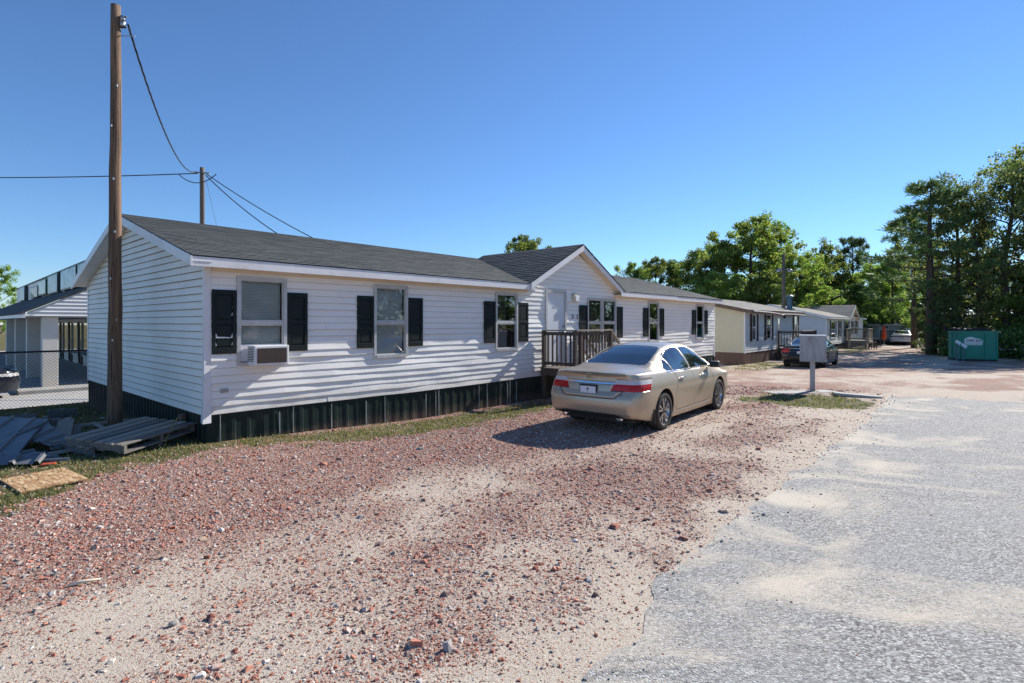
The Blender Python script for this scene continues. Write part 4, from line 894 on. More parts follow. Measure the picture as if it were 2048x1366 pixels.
SG = [(1.2, 2.7, 3.12, 3.93, 'blue picture sign nearest the near home, on the shop sign band', (.06, .14, .25), (.30, .42, .52), (.10, .09, .05)),
      (3.0, 6.5, 3.12, 3.93, 'wide blue and white picture sign, second from the near home, on the shop sign band', (.05, .16, .28), (.45, .55, .62), (.03, .07, .12)),
      (7.4, 10.2, 3.1, 3.92, 'picture sign with white figures, left of the wide blue one, on the shop', (.10, .16, .26), (.42, .46, .55), (.05, .06, .04)),
      (10.9, 13.4, 3.15, 3.88, 'white box sign with green lettering and a dark green side on the shop', (.62, .62, .58), (.66, .66, .62), (.05, .16, .07)),
      (13.8, 16.8, 3.12, 3.7, 'white swoosh-shaped sign with a dark red badge on the shop', (.60, .58, .56), (.30, .05, .05), (.12, .12, .14)),
      (19.6, 22.2, 3.1, 3.93, 'plain blue sign at the left edge of the shop sign band', (.03, .12, .30), (.06, .22, .42), (.03, .10, .24))]
for i, (a, b, c, d, lb, c1, c2, c3) in enumerate(SG):
    s = empty('shop_sign', (*onb(1.40, a), 0), BA, lb, 'sign', 'signs on the shop building')
    m = MB(); m.box(-.16, -.002, 0, b - a, c, d); m.build('cabinet', simple('sign_dark', (.03, .05, .05), None, rough=.4, bump=0) if i != 3 else simple('sign_green', (.01, .09, .05), None, rough=.4, bump=0), s)
    m = MB()
    if i == 4: m.prism([(.05, c + .05), (.9, c + .02), (b - a - .05, d - .2), (b - a - .1, d - .04), (.1, d - .06)], lambda y, z, x: (x, y, z), -.175, -.161)
    else: m.box(-.175, -.161, .05, b - a - .05, c + .05, d - .05)
    m.build('face', sign_mat(i, c1, c2, c3), s)
# chain-link fence
FH = empty('chain_link_fence', (*W(0, 8.35), 0), HA, 'black chain-link fence between the yard and the shop parking', 'fence')
FT, FBm = 1.12, -.26
m = MB(); m.pipe([(-12, 0, FT), (3, 0, FT)], .024, 8); m.build('top_rail', FENCE, FH, smooth=True)
for x in (-11.5, -8.7, -5.9, -3.1, 2.4):
    m = MB(); m.pipe([(x, .02, FBm - .1), (x, .02, FT + .03)], .028, 8); m.build('fence_post', FENCE, FH, smooth=True)
m = MB(); hh = FT - .02 - FBm; x = -12
while x < 3:
    for sg in (1, -1):
        x0 = x; x1 = x + sg * hh
        m.bar((x0, .004 * sg, FBm), (x1, .004 * sg, FT - .02 + .04), .0045, .0045)
    x += .076
m.build('chain_link', FENCE, FH)

# ------------------------------------------------------------------ poles and wires
def pole(name, label, x, y, top, r0, r1, mat, lean=(0, 0), seed=1):
    H = empty(name, (x, y, gzf(x, y)), 0, label, 'utility pole', 'utility poles'); g = gzf(x, y); rnd = random.Random(seed); m = MB(); n = 16; pts = []; rs = []
    for i in range(n + 1):
        k = i / n; pts.append((lean[0] * k + rnd.uniform(-.006, .006), lean[1] * k + rnd.uniform(-.006, .006), -.2 + (top - g + .2) * k)); rs.append((r0 + (r1 - r0) * k) * rnd.uniform(.985, 1.015))
    m.pipe(pts, rs, 20); o = m.build('shaft', mat, H, smooth=True); return H, top - g
P1, h1 = pole('utility_pole', 'tall brown wooden pole standing against the near home', -6.83, 9.24, 7.28, .112, .072, POLE, (.02, 0), 2)
m = MB()
for dz in (-.26, -.36): m.lathe([(.02, 0), (.045, 0), (.03, .035), (.045, .07), (.02, .07)], 10, lambda x, y, hh: (.14 + x, y, h1 + dz + hh))
m.build('insulator', STEEL, P1, smooth=True)
m = MB(); m.bar((.05, 0, h1 - .2), (.21, 0, h1 - .2), .03, .015); m.bar((.05, 0, h1 - .38), (.21, 0, h1 - .38), .03, .015); m.build('bracket', BLACKP, P1)
m = MB(); m.bar((.05, 0, h1 - .52), (.35, 0, h1 - .53), .012, .012); m.build('hook', STEEL, P1)
m = MB()
for dz, an in ((1.55, -1.2), (1.9, -0.7), (2.6, -1.5), (3.4, -0.9), (4.3, -1.1), (5.2, -1.4), (5.9, -0.6)): m.box(.10 * math.cos(an) - .012, .10 * math.cos(an) + .012, .10 * math.sin(an) - .008, .10 * math.sin(an) + .002, dz, dz + .035)
m.build('staples', STEEL, P1)
P2, h2 = pole('utility_pole', 'grey wooden pole rising behind the roof of the near home', -12.1, 21.0, 7.88, .10, .085, POLEG, seed=3)
m = MB(); m.pipe([(-.3, 0, h2 - .18), (.3, 0, h2 - .22)], .03, 6); m.build('clamp', STEEL, P2)
P3, h3 = pole('utility_pole', 'distant pole with two lamps among the trees', 20.2, 40.0, 6.9, .16, .11, POLEG, seed=4)
m = MB()
for s in (-1, 1):
    m.lathe([(.02, .22), (.14, .18), (.2, .0), (.02, -.02)], 10, lambda x, y, hh: (s * .42 + x, -.1 + y, 5.9 + hh)); m.pipe([(0, 0, 6.0), (s * .3, -.06, 6.12)], .035, 6)
m.build('pole_lamp', STEEL, P3, smooth=True)
def wire(label, a, b, sag, r=.012, twist=False, n=40):
    o = MB(); a = Vector(a); b = Vector(b); strands = 3 if twist else 1
    for k in range(strands):
        pts = []
        for i in range(n + 1):
            q = i / n; p = a.lerp(b, q) + Vector((0, 0, -sag * 4 * q * (1 - q)))
            if twist: p += Vector((math.cos(q * 70 + k * 2.1), 0, math.sin(q * 70 + k * 2.1))) * r * 1.1
            pts.append(p)
        o.pipe(pts, r, 5)
    w = o.build('power_cable', CABLE, None, smooth=True); tag(w, label, 'cable', 'overhead cables'); return w
tw2 = (-12.3, 20.9, 7.70)
wire('twisted cable drooping from the tall brown pole to the pole behind the roof', (-6.60, 9.24, 6.95), tw2, .75, .010, True, 90)
wire('upper cable running off to the left from the pole behind the roof', (-40, 25.5, 9.3), (-12.25, 20.95, 7.64), .35, .022)
wire('slack jumper cable looping under the top of the pole behind the roof', (-13.0, 21.0, 7.60), (-11.5, 20.9, 7.6), .33, .018)
wire('upper of two cables running down behind the roof of the near home', (-11.9, 20.9, 7.62), (-3.6, 18.6, 3.3), .30, .018)
wire('lower of two cables running down behind the roof of the near home', (-11.9, 20.9, 7.55), (-4.6, 18.3, 3.3), .55, .020)
wire('thin guy wire slanting down from the pole behind the roof', (-11.9, 20.95, 7.3), (-9.5, 19.5, .0), 0.0, .006)

# ------------------------------------------------------------------ cluster mailbox, slabs
MBX = empty('cluster_mailbox', (7.97, 14.26, 0), R(-28), 'grey metal cluster mailbox on a single post in the grass patch', 'mailbox')
m = MB(); m.box(-.30, .30, -.22, .22, .80, 1.475); cab = m.build('cabinet', GALV if False else simple('mailbox_grey', (.40, .39, .40), (.33, .32, .33), 3, .5, metal=.3, dirt=(.22, .19, .18), dsc=2, drange=(.5, .75), bump=.25, bsc=5, stretch=(3, 3, .7)), MBX, bevel=.006)
m = MB(); m.box(-.315, .315, -.235, .235, 1.476, 1.50); m.build('roof_cap', TRIMW, MBX, bevel=.004)
for i in range(4):
    for j in range(3):
        m = MB(); y0 = -.20 + j * .134; z0 = .82 + i * .163; m.box(.301, .309, y0 + .004, y0 + .128, z0 + .004, z0 + .157); d = m.build('mail_door', simple('mail_door', (.50, .50, .50), (.42, .42, .43), 4, .4, metal=.5, bump=0) if (i + j) == 0 else MATS['mail_door'], MBX)
        m = MB(); m.box(.3095, .313, y0 + .055, y0 + .077, z0 + .03, z0 + .06); m.build('lock', BLACKP, d)
m = MB(); m.box(-.06, .06, -.06, .06, 0, .799); m.build('post', MATS['mailbox_grey'], MBX, bevel=.006)
m = MB(); m.box(-.15, .15, -.15, .15, .0, .02); m.build('base_plate', simple('rusty_plate', (.10, .07, .05), (.2, .15, .1), 9, .8), MBX, bevel=.004)
def slabthing(label, c, sz, rz, h, tilt=(0, 0), mat=CONC, nm='concrete_slab', cat='concrete slab', group=None, bev=.012):
    m = MB(); m.box(-sz[0] / 2, sz[0] / 2, -sz[1] / 2, sz[1] / 2, 0, h); o = m.build(nm, mat, None, bevel=bev, loc=(c[0], c[1], gzf(*c) + c[2] if len(c) > 2 else gzf(c[0], c[1]) - .02), rot=(tilt[0], tilt[1], rz)); return tag(o, label, cat, group)
def gz2(c): return gzf(c[0], c[1])
def solid(label, x, y, dz, sx, sy, sz, rz, tilt=(0, 0), mat=CONC, nm='concrete_slab', cat='concrete slab', group=None, bev=.01):
    m = MB(); m.box(-sx / 2, sx / 2, -sy / 2, sy / 2, 0, sz); o = m.build(nm, mat, None, bevel=bev, loc=(x, y, gzf(x, y) + dz), rot=(tilt[0], tilt[1], rz)); return tag(o, label, cat, group)
solid('long concrete slab directly under the mailbox post', 7.6, 14.15, -.045, 1.9, .55, .06, R(8), mat=CONC)
solid('tilted concrete slab to the right of the mailbox post', 8.55, 13.35, -.02, 1.0, .5, .07, R(-22), (R(-3), R(3)))

# ------------------------------------------------------------------ dumpster
DZ = -.30
DM = empty('dumpster', (24.9, 29.9, DZ), R(-20), 'green steel dumpster with a white logo under the trees', 'dumpster')
DM.scale = (.87, 1, 1)
m = MB(); m.box(0, 1.95, 0, 1.5, .10, 1.58); m.build('body', DGREEN, DM, bevel=.01)
m = MB(); m.box(-.05, 2.0, -.05, .03, 1.56, 1.65); m.box(-.05, .03, .031, 1.5, 1.56, 1.65); m.box(1.92, 2.0, .031, 1.5, 1.56, 1.65); m.build('rim', DGREEN, DM)
for x in (.08, 1.28, 1.88):
    m = MB(); m.box(x, x + .07, -.045, -.002, .10, 1.56); m.build('rib', DGREEN, DM)
for y in (.35, .95):
    m = MB(); m.box(-.045, -.002, y, y + .07, .10, 1.56); m.build('rib', DGREEN, DM)
m = MB(); m.box(-.03, 1.98, .02, 1.48, -.0, .09); m.build('skid', BLACKP, DM)
m = MB(); m.hexa([(-.02, .05, 1.66), (1.97, .05, 1.66), (1.97, 1.55, 1.80), (-.02, 1.55, 1.80), (-.02, .05, 1.69), (1.97, .05, 1.69), (1.97, 1.55, 1.83), (-.02, 1.55, 1.83)]); m.build('lid', BLACKP, DM)
m = MB(); m.prism([(.25, .88), (1.15, .88), (1.2, 1.12), (1.02, 1.24), (.85, 1.26), (.62, 1.34), (.45, 1.32), (.25, 1.22)], lambda x, z, y: (x, y, z), -.008, -.003); dl = m.build('logo', SIGNW, DM)
txt('logo_letters', 'CWS', .19, BLACKP, dl, Matrix.Translation((.54, -.010, 1.12)) @ FRONTM, .001, .006)
for i in range(3):
    m = MB(); x = .80 + i * .11; m.prism([(x, 1.20), (x + .05, 1.20), (x + .12, 1.12), (x + .05, 1.04), (x, 1.04), (x + .07, 1.12)], lambda a, z, y: (a, y, z), -.012, -.009); m.build('logo_arrow', BLACKP if i < 2 else DGREEN, dl)
m = MB(); m.box(.27, 1.13, -.010, -.0085, .985, 1.0)
for i in range(9): m.box(.29 + i * .092, .29 + i * .092 + .06, -.010, -.0085, .90, .955)
m.build('logo_lines', simple('print_green', (.25, .45, .38), None, rough=.5, bump=0), dl)
for (x, y, rz, h, lb) in ((24.62, 29.72, R(-20), 1.02, 'upper'), (24.86, 29.62, R(-20), .84, 'lower')):
    s = empty('notice_post', (x, y, DZ), rz, 'blue-grey steel post with a tilted white notice beside the dumpster, the %s of two' % lb, 'post', 'notice posts')
    m = MB(); m.pipe([(0, 0, -.1), (0, 0, h - .02)], .04, 8); m.build('post', BLUEGREY, s)
    m = MB(); m.box(-.14, .14, -.055, -.042, -.09, .09); m.build('notice', SIGNW, s, loc=(0.02, 0, h), rot=(R(-15), R(38), 0))
# closed orange patio umbrella, little stools
U = empty('patio_umbrella', (34.6, 50.0, -.35), 0, 'closed orange patio umbrella near the lane-end home', 'umbrella')
m = MB(); m.lathe([(.02, 0), (.16, .02), (.20, .25), (.15, .8), (.10, 1.15), (.03, 1.3), (.001, 1.32)], 14, lambda x, y, h: (x * (1 + .12 * math.sin(5 * math.atan2(y, x))), y, h + .62)); m.build('canopy', ORANGE, U, smooth=True)
m = MB(); m.pipe([(0, 0, .04), (0, 0, 2.02)], .022, 8); m.build('pole', STEEL, U)
m = MB(); m.lathe([(.001, 0), (.26, 0), (.24, .07), (.04, .1), (.001, .1)], 14, lambda x, y, h: (x, y, h)); m.build('base', CONC, U)
for (x, y, hh, lb) in ((29.0, 43.2, .62, 'small dark wooden stool beside the far grey porch steps'), (32.6, 48.6, .75, 'small dark wooden table beside the orange umbrella')):
    s = empty('stool' if hh < .7 else 'garden_table', (x, y, -.36), R(30), lb, 'stool' if hh < .7 else 'table'); wd = .22 if hh < .7 else .5
    m = MB(); m.box(-wd, wd, -wd, wd, hh - .04, hh); m.build('top', WOODR, s)
    for a in (-1, 1):
        for b in (-1, 1): m = MB(); m.box(a * wd * .85 - .025, a * wd * .85 + .025, b * wd * .85 - .025, b * wd * .85 + .025, 0, hh - .041); m.build('leg', WOODR, s)
# parked boat-trailer-like pipe gate right of the dumpster
m = MB(); m.pipe([(28.6, 31.5, .25), (38, 31.0, .25)], .05, 8); m.pipe([(30.5, 31.4, .25), (29.6, 31.3, -.35)], .04, 8); m.pipe([(34.5, 31.2, .25), (34.5, 31.2, -.35)], .04, 8)
tag(m.build('pipe_barrier', STEEL), 'low pale pipe barrier right of the dumpster', 'barrier')

# ------------------------------------------------------------------ debris in the side yard
def pallet(label, x, y, dz, rz, tilt, L=1.25, Wd=1.15, n=6, miss=()):
    H = empty('pallet', (x, y, gzf(x, y) + dz), 0, label, 'pallet', 'wooden pallets'); H.rotation_euler = (tilt[0], tilt[1], rz); rnd = random.Random(int(x * 100))
    for i in range(3):
        xx = -L / 2 + i * (L - .045) / 2; m = MB(); m.box(xx, xx + .045, -Wd / 2, Wd / 2, .02, .11); m.build('stringer', WOODO, H)
    for i in range(n):
        if i in miss: continue
        yy = -Wd / 2 + i * (Wd - .11) / (n - 1); m = MB(); s = rnd.uniform(-.01, .01); m.hexa([(-L / 2 - .02, yy + s, .111), (L / 2 + .02, yy - s, .111), (L / 2 + .02, yy + .115 - s, .111), (-L / 2 - .02, yy + .115 + s, .111), (-L / 2 - .02, yy + s, .131), (L / 2 + .02, yy - s, .131), (L / 2 + .02, yy + .115 - s, .131), (-L / 2 - .02, yy + .115 + s, .131)]); m.build('slat', WOODG if (i % 3) else WOODO, H)
    for i in (0, 2, 5):
        yy = -Wd / 2 + i * (Wd - .11) / 5; m = MB(); m.box(-L / 2, L / 2, yy, yy + .11, 0, .019); m.build('bottom_slat', WOODO, H)
    return H
pallet('grey wooden pallet lying on top against the skirting corner', -5.58, 7.95, .12, R(76), (R(3), R(-4)), 1.18, 1.0, 6)
pallet('broken pallet lying underneath, next to the pole foot', -5.95, 8.05, .0, R(66), (0, 0), 1.15, 1.0, 6, (2, 4))
def board(label, a, b, wd, th, z0, z1, mat=WOODG):
    ax, ay = a; bx, by = b; m = MB(); m.bar((ax, ay, gzf(ax, ay) + z0), (bx, by, gzf(bx, by) + z1), wd, th); o = m.build('board', mat, None, bevel=.004); return tag(o, label, 'board', 'loose boards in the side yard')
board('wide pale board sloping up in the middle of the debris', (-6.42, 7.62), (-7.25, 8.75), .20, .03, .05, .28)
board('short rotten board propped behind the wide pale board', (-6.62, 8.15), (-7.1, 8.75), .13, .04, .04, .20, WOODO)
board('long board lying between the debris and the pole foot', (-8.0, 9.55), (-6.95, 10.1), .11, .04, .05, .09)
board('narrow whitish board pointing down toward the pallet', (-7.75, 9.95), (-6.75, 9.0), .08, .03, .07, .05)
board('thin dark board leaning on the timber block', (-8.6, 9.9), (-7.6, 8.85), .07, .03, .22, .03, WOODO)
board('small grey offcut lying in the grass near the two blocks', (-8.6, 10.25), (-8.85, 10.75), .12, .03, .05, .09)
board('tiny pale offcut beside the wide board', (-7.0, 8.1), (-6.85, 8.25), .08, .03, .03, .03)
board('short offcut half hidden behind the metal sheets', (-6.35, 7.35), (-6.1, 7.62), .16, .025, .03, .05)
solid('long grey timber block in the side-yard grass', -8.62, 9.55, -.01, .95, .2, .2, R(40), mat=BLOCK, nm='timber_block', cat='block')
for (x, y, r, sx, lb) in ((-9.7, 11.6, 45, .48, 'concrete block nearest the fence, in the side-yard grass'), (-9.8, 10.8, 30, .40, 'concrete block left of the other, in the side-yard grass'), (-10.6, 10.6, 10, .4, 'low concrete block at the left edge of the yard')):
    H = empty('concrete_block', (x, y, gzf(x, y) - .02), R(r), lb, 'block', 'concrete blocks in the yard')
    m = MB(); m.box(-sx / 2, sx / 2, -.10, -.065, 0, .2); m.box(-sx / 2, sx / 2, .065, .10, 0, .2); m.build('shell', BLOCK, H)
    for k in (-1, 0, 1): m = MB(); m.box(k * (sx / 2 - .02) - .02, k * (sx / 2 - .02) + .02, -.0649, .0649, 0, .199); m.build('web', BLOCK, H)
def metal_sheet(label, pts, rib=.42, d=.025, nu=2, bend=0):
    """pts: four corners; ribs run along p0->p3"""
    p0, p1, p2, p3 = [Vector(p) for p in pts]; m = MB(); n = 20; nrm = (p1 - p0).cross(p3 - p0).normalized()
    if nrm.z < 0: nrm = -nrm
    wl = (p1 - p0).length; ks = []; x = 0
    while x < wl: ks += [(x, 0), (x + .12, 0), (x + .135, d), (x + .175, d), (x + .19, 0)]; x += rib
    ks = [(min(a, wl), h) for a, h in ks]; rows = 7
    for j in range(rows):
        v = j / (rows - 1)
        for a, h in ks:
            u = a / wl; q = (p0.lerp(p1, u)).lerp(p3.lerp(p2, u), v); m.v.append(tuple(q + nrm * (h + bend * math.sin(v * 3.1) * (0.5 + u))))
    L = len(ks)
    for j in range(rows - 1):
        for i in range(L - 1): m.f.append([j * L + i, j * L + i + 1, (j + 1) * L + i + 1, (j + 1) * L + i]); m.m.append(0)
    o = m.build('metal_roofing_sheet', GALV, None); sm = o.modifiers.new('thickness', 'SOLIDIFY'); sm.thickness = .003
    return tag(o, label, 'metal sheet', 'scrap roofing sheets')
metal_sheet('blue-grey ribbed roofing sheet sloping on top of the scrap heap', [(-7.75, 6.95, .05), (-6.45, 6.98, .05), (-7.3, 8.5, .30), (-8.35, 8.5, .36)], bend=.02)
metal_sheet('pointed roofing sheet behind the top sheet of the scrap heap', [(-7.3, 8.35, .32), (-6.25, 7.75, .08), (-6.35, 7.55, .05), (-7.25, 7.75, .22)], .3)
metal_sheet('flat roofing sheet reaching from the heap toward the pallet', [(-6.75, 7.5, .06), (-5.75, 7.02, .03), (-6.1, 6.92, .03), (-6.9, 7.05, .08)], .3)
metal_sheet('bright bent sheet at the front of the scrap heap', [(-7.0, 6.62, .05), (-5.98, 6.82, .04), (-6.05, 7.0, .10), (-7.05, 6.85, .13)], .28, .04)
m = MB(); m.box(-.44, .44, -.29, .29, 0, .02)
ob = m.build('osb_sheet', [OSB], None, bevel=.002, loc=(-5.39, 6.19, gzf(-5.39, 6.19) + .012), rot=(R(1.5), R(-1), R(-36))); tag(ob, 'square of light brown strand board lying in the grass', 'board')
m = MB(); m.box(-.07, .07, -.04, .04, 0, .03); tag(m.build('brick_fragment', simple('red_scrap', (.42, .07, .03), (.3, .05, .03), 5, .7), None, loc=(-5.93, 6.88, gzf(-5.93, 6.88)), rot=(.1, 0, .5), bevel=.005), 'small red brick fragment behind the strand board', 'brick')
# weed stalk at the pallet
WD = empty('weed', (-5.02, 7.75, gzf(-5.02, 7.75)), 0, 'tall thin weed stalk with pale seeds beside the pallet', 'plant')
m = MB(); st = [(0, 0, 0), (.02, .02, .15), (.07, .04, .3), (.15, .06, .45)]; m.pipe(st, [.005, .005, .004, .002], 5); m.build('stem', BLADE, WD)
m = MB(); rnd = random.Random(4)
for i in range(70):
    k = rnd.uniform(.25, 1); z = k * .45; x = .16 * k ** 1.7; a = rnd.uniform(0, 6.28); l = rnd.uniform(.01, .025); m.add([(x, .06 * k, z), (x + l * math.cos(a), .06 * k + l * math.sin(a), z + .006), (x + l * math.cos(a) * .9, .06 * k + l * math.sin(a) * .9, z - .01)], [(0, 1, 2)])
m.build('seed_heads', BLADE, WD)
# a few larger stones and a stick, counted singly
def rock(label, x, y, r, mat, seed, nm='stone', cat='stone'):
    bm = bmesh.new(); bmesh.ops.create_icosphere(bm, subdivisions=2, radius=r); rnd = random.Random(seed); ax = (rnd.uniform(.8, 1.4), rnd.uniform(.7, 1), rnd.uniform(.5, .8)); pl = [(Vector((rnd.gauss(0, 1), rnd.gauss(0, 1), rnd.gauss(0, 1))).normalized(), rnd.uniform(.55, .9) * r) for _ in range(9)]
    for v in bm.verts:
        for n_, d_ in pl:
            q = v.co.dot(n_) - d_
            if q > 0: v.co -= n_ * q
        v.co = Vector((v.co.x * ax[0], v.co.y * ax[1], v.co.z * ax[2]))
    me = bpy.data.meshes.new(nm); bm.to_mesh(me); bm.free(); me.materials.append(mat); o = link(nm, me); o.location = (x, y, gzf(x, y) + r * .3); o.rotation_euler = (0, 0, seed); return tag(o, label, cat, 'larger stones on the gravel')
RST = simple('stone_rust', (.30, .11, .07), (.20, .08, .055), 30, .85, bump=.5, bsc=90); GST = simple('stone_grey', (.30, .285, .27), (.17, .165, .16), 25, .85, bump=.5, bsc=90); BST = simple('stone_brown', (.15, .09, .07), (.22, .14, .11), 25, .85, bump=.5, bsc=90)
rock('squarish tan stone on the red gravel, left of centre', -2.61, 4.53, .030, simple('stone_tan', (.42, .33, .22), (.34, .26, .17), 20, .85), 2)
rock('dark brown stone in the sand nearest the asphalt', .56, 3.61, .026, BST, 3)
rock('grey stone in the pebbles at bottom left', -2.05, 3.25, .030, GST, 4)
rock('rust-red stone at bottom left, right beside a grey one', -1.86, 3.32, .030, RST, 5)
rock('white stone on the gravel right of centre', .53, 4.49, .022, simple('stone_white', (.72, .70, .66), None, bump=.2), 6)
SK = MB(); SK.pipe([(-3.06, 3.71, .018), (-2.99, 3.75, .024), (-2.90, 3.79, .022)], [.009, .012, .006], 6); tag(SK.build('stick', SOFFIT, None, smooth=True), 'short broken stick on the gravel at left', 'stick')
# ------------------------------------------------------------------ cars
def smooth1(a, it):
    a = a.copy()
    for _ in range(it): a[1:-1] = a[1:-1] * .5 + (a[:-2] + a[2:]) * .25
    return a
def curve(keys):
    k = np.array(keys, float); xs_ = np.linspace(k[0, 0], k[-1, 0], 500); v = smooth1(np.interp(xs_, k[:, 0], k[:, 1]), 60)
    return lambda u: np.interp(u, xs_, v)
def make_car(label, loc, rz, paintm, style='sport', rimmat=RIMS, group='parked cars', hs=1.0, ws=1.0, fast=1):
    L = 4.86
    zt = curve([(0, 1.035), (.10, 1.055), (.30, 1.062), (.70, 1.085), (.80, 1.10), (1.25, 1.285), (1.62, 1.405), (1.95, 1.455), (2.35, 1.468), (2.75, 1.44), (3.05, 1.36), (3.75, 1.02), (3.95, .985), (4.5, .86), (4.75, .74), (4.86, .66)])
    zsh = curve([(0, .985), (.5, 1.0), (1.2, .985), (2.3, .955), (3.5, .935), (3.9, .91), (4.4, .80), (4.86, .62)])
    ysh = curve([(0, .70), (.12, .775), (.35, .815), (1.0, .84), (2.0, .845), (3.3, .84), (3.9, .81), (4.5, .74), (4.75, .64), (4.86, .52)])
    ys = curve([(0, .775), (.06, .835), (.16, .880), (.40, .910), (1.0, .925), (2.4, .922), (3.7, .922), (4.3, .90), (4.65, .82), (4.8, .70), (4.86, .58)])
    yb = curve([(0, .72), (.10, .79), (.4, .84), (1.0, .875), (2.4, .875), (3.7, .875), (4.3, .85), (4.65, .76), (4.86, .54)])
    zb = curve([(0, .30), (.3, .25), (.7, .20), (1.4, .185), (3.4, .185), (4.2, .19), (4.86, .22)])
    yr = curve([(0, .60), (.5, .66), (.8, .665), (1.2, .63), (1.7, .575), (2.3, .575), (2.9, .575), (3.3, .61), (3.75, .67), (4.3, .62), (4.86, .44)])
    us = np.unique(np.concatenate([np.linspace(0, .3, 13), np.linspace(.3, 4.5, 106), np.linspace(4.5, L, 14)]))
    cnt = [5, 5, 4, 5, 3, 12, 4, 9]
    V = []
    for u in us:
        A = (yb(u), zb(u)); Bp = (yb(u) * .35 + ys(u) * .65 + .004, .40); Cp = (ys(u), .66); C2 = (ys(u) - .004, .78)
        S = (ysh(u), zsh(u)); cab = float(ss(np.array(zt(u) - zsh(u)), .12, .3))
        E_ = (yr(u), max(zt(u) - .055 * (1 if cab > .5 else .6), zsh(u) + .015)); S2 = (S[0] - .018, S[1] + .018)
        E2 = (yr(u) - .085, zt(u) - .022 * (.6 + .4 * cab)); T = (0.0, zt(u))
        seg = [A, Bp, Cp, C2, S, S2, E_, E2, T]; pts = []
        for i in range(8):
            for j in range(cnt[i]):
                k = j / cnt[i]; p0, p1 = seg[i], seg[i + 1]; y = p0[0] + (p1[0] - p0[0]) * k; z = p0[1] + (p1[1] - p0[1]) * k
                if i == 5: y += .030 * cab * math.sin(math.pi * k)
                if i == 7: z = p0[1] + (p1[1] - p0[1]) * (1 - (1 - k) ** 2)
                pts.append((y, z))
        pts.append(T); pts = np.array(pts); pts = np.stack([smooth1(pts[:, 0], 3), smooth1(pts[:, 1], 3)], -1); pts[-1, 0] = 0
        V.append(pts)
    V = np.array(V); nu, nv, _ = V.shape
    # rear and front face profile
    def rearx(z): return np.interp(z, [.2, .30, .36, .50, .62, .68, .72, .80, .93, .99, 1.02, 1.06], [.16, .06, .02, 0.0, .01, .035, .06, .075, .115, .095, .06, .075])
    P = np.zeros((nu, nv, 3))
    for i, u in enumerate(us):
        kr = float(1 - ss(np.array(u), 0.0, .55)); kf = float(ss(np.array(u), 4.3, L))
        P[i, :, 0] = u + kr * rearx(V[i, :, 1]) - kf * np.interp(V[i, :, 1], [.2, .45, .62, .8], [.05, .0, .03, .12])
        P[i, :, 1:] = V[i]
    for i in range(nu): P[i, :, 1] *= ws; P[i, :, 2] = np.where(P[i, :, 2] > .6, .6 + (P[i, :, 2] - .6) * hs, P[i, :, 2])
    verts = [tuple(p) for p in P.reshape(-1, 3)]; faces = []
    for i in range(nu - 1):
        for j in range(nv - 1): faces.append((i * nv + j, (i + 1) * nv + j, (i + 1) * nv + j + 1, i * nv + j + 1))
    for e, sgn in ((0, -1), (nu - 1, 1)):     # caps
        nb = 10; rows = []
        for j in range(nv):
            r = [e * nv + j]; y0 = P[e, j, 1]
            for b in range(1, nb + 1):
                y = y0 * (1 - b / nb); bul = .075 * (1 - (y / max(y0, 1e-3)) ** 2) * min(1, y0 / .3)
                verts.append((P[e, j, 0] + sgn * bul, y, P[e, j, 2])); r.append(len(verts) - 1)
            rows.append(r)
        for j in range(nv - 1):
            for b in range(nb): faces.append((rows[j][b], rows[j][b + 1], rows[j + 1][b + 1], rows[j + 1][b]))
    bm = bmesh.new(); bv = [bm.verts.new(v) for v in verts]
    for f in faces:
        try: bm.faces.new([bv[q] for q in f])
        except ValueError: pass
    bmesh.ops.remove_doubles(bm, verts=bm.verts[:], dist=1e-4)
    bmesh.ops.dissolve_degenerate(bm, edges=bm.edges[:], dist=1e-4)
    bmesh.ops.recalc_face_normals(bm, faces=bm.faces[:])
    bm.normal_update()
    c0 = bm.faces[len(bm.faces) // 2]
    side_f = max(bm.faces, key=lambda f: f.calc_center_median().y)
    if side_f.normal.y < 0: bmesh.ops.reverse_faces(bm, faces=bm.faces[:])
    lay = bm.faces.layers.int.new('part')
    names = ['body']; pm = [paintm]
    def region(nm, mat, planes, flt, depth=0.0, delete=False):
        """cut by half-spaces (point, normal: keep the side the normal points to), tag faces inside"""
        fs = [f for f in bm.faces if flt(f.calc_center_median(), f.normal)]
        geom = set(fs)
        for f in fs: geom.update(f.edges); geom.update(f.verts)
        for co, no in planes:
            fs = [g for g in geom if isinstance(g, bmesh.types.BMFace) and g.is_valid]
            gg = set(fs)
            for f in fs: gg.update(f.edges); gg.update(f.verts)
            r = bmesh.ops.bisect_plane(bm, geom=list(gg), dist=1e-5, plane_co=co, plane_no=no)
            geom = set(g for g in r['geom'] if g.is_valid) | set(g for g in gg if g.is_valid)
        ins = []
        for g in geom:
            if isinstance(g, bmesh.types.BMFace) and g.is_valid:
                c = g.calc_center_median()
                if all((c - co).dot(no) > 0 for co, no in planes): ins.append(g)
        if delete: bmesh.ops.delete(bm, geom=ins, context='FACES'); return
        if nm in names: k = names.index(nm)
        else: names.append(nm); pm.append(mat); k = len(names) - 1
        for f in ins: f[lay] = k
    def zz(z): return .6 + (z - .6) * hs if z > .6 else z
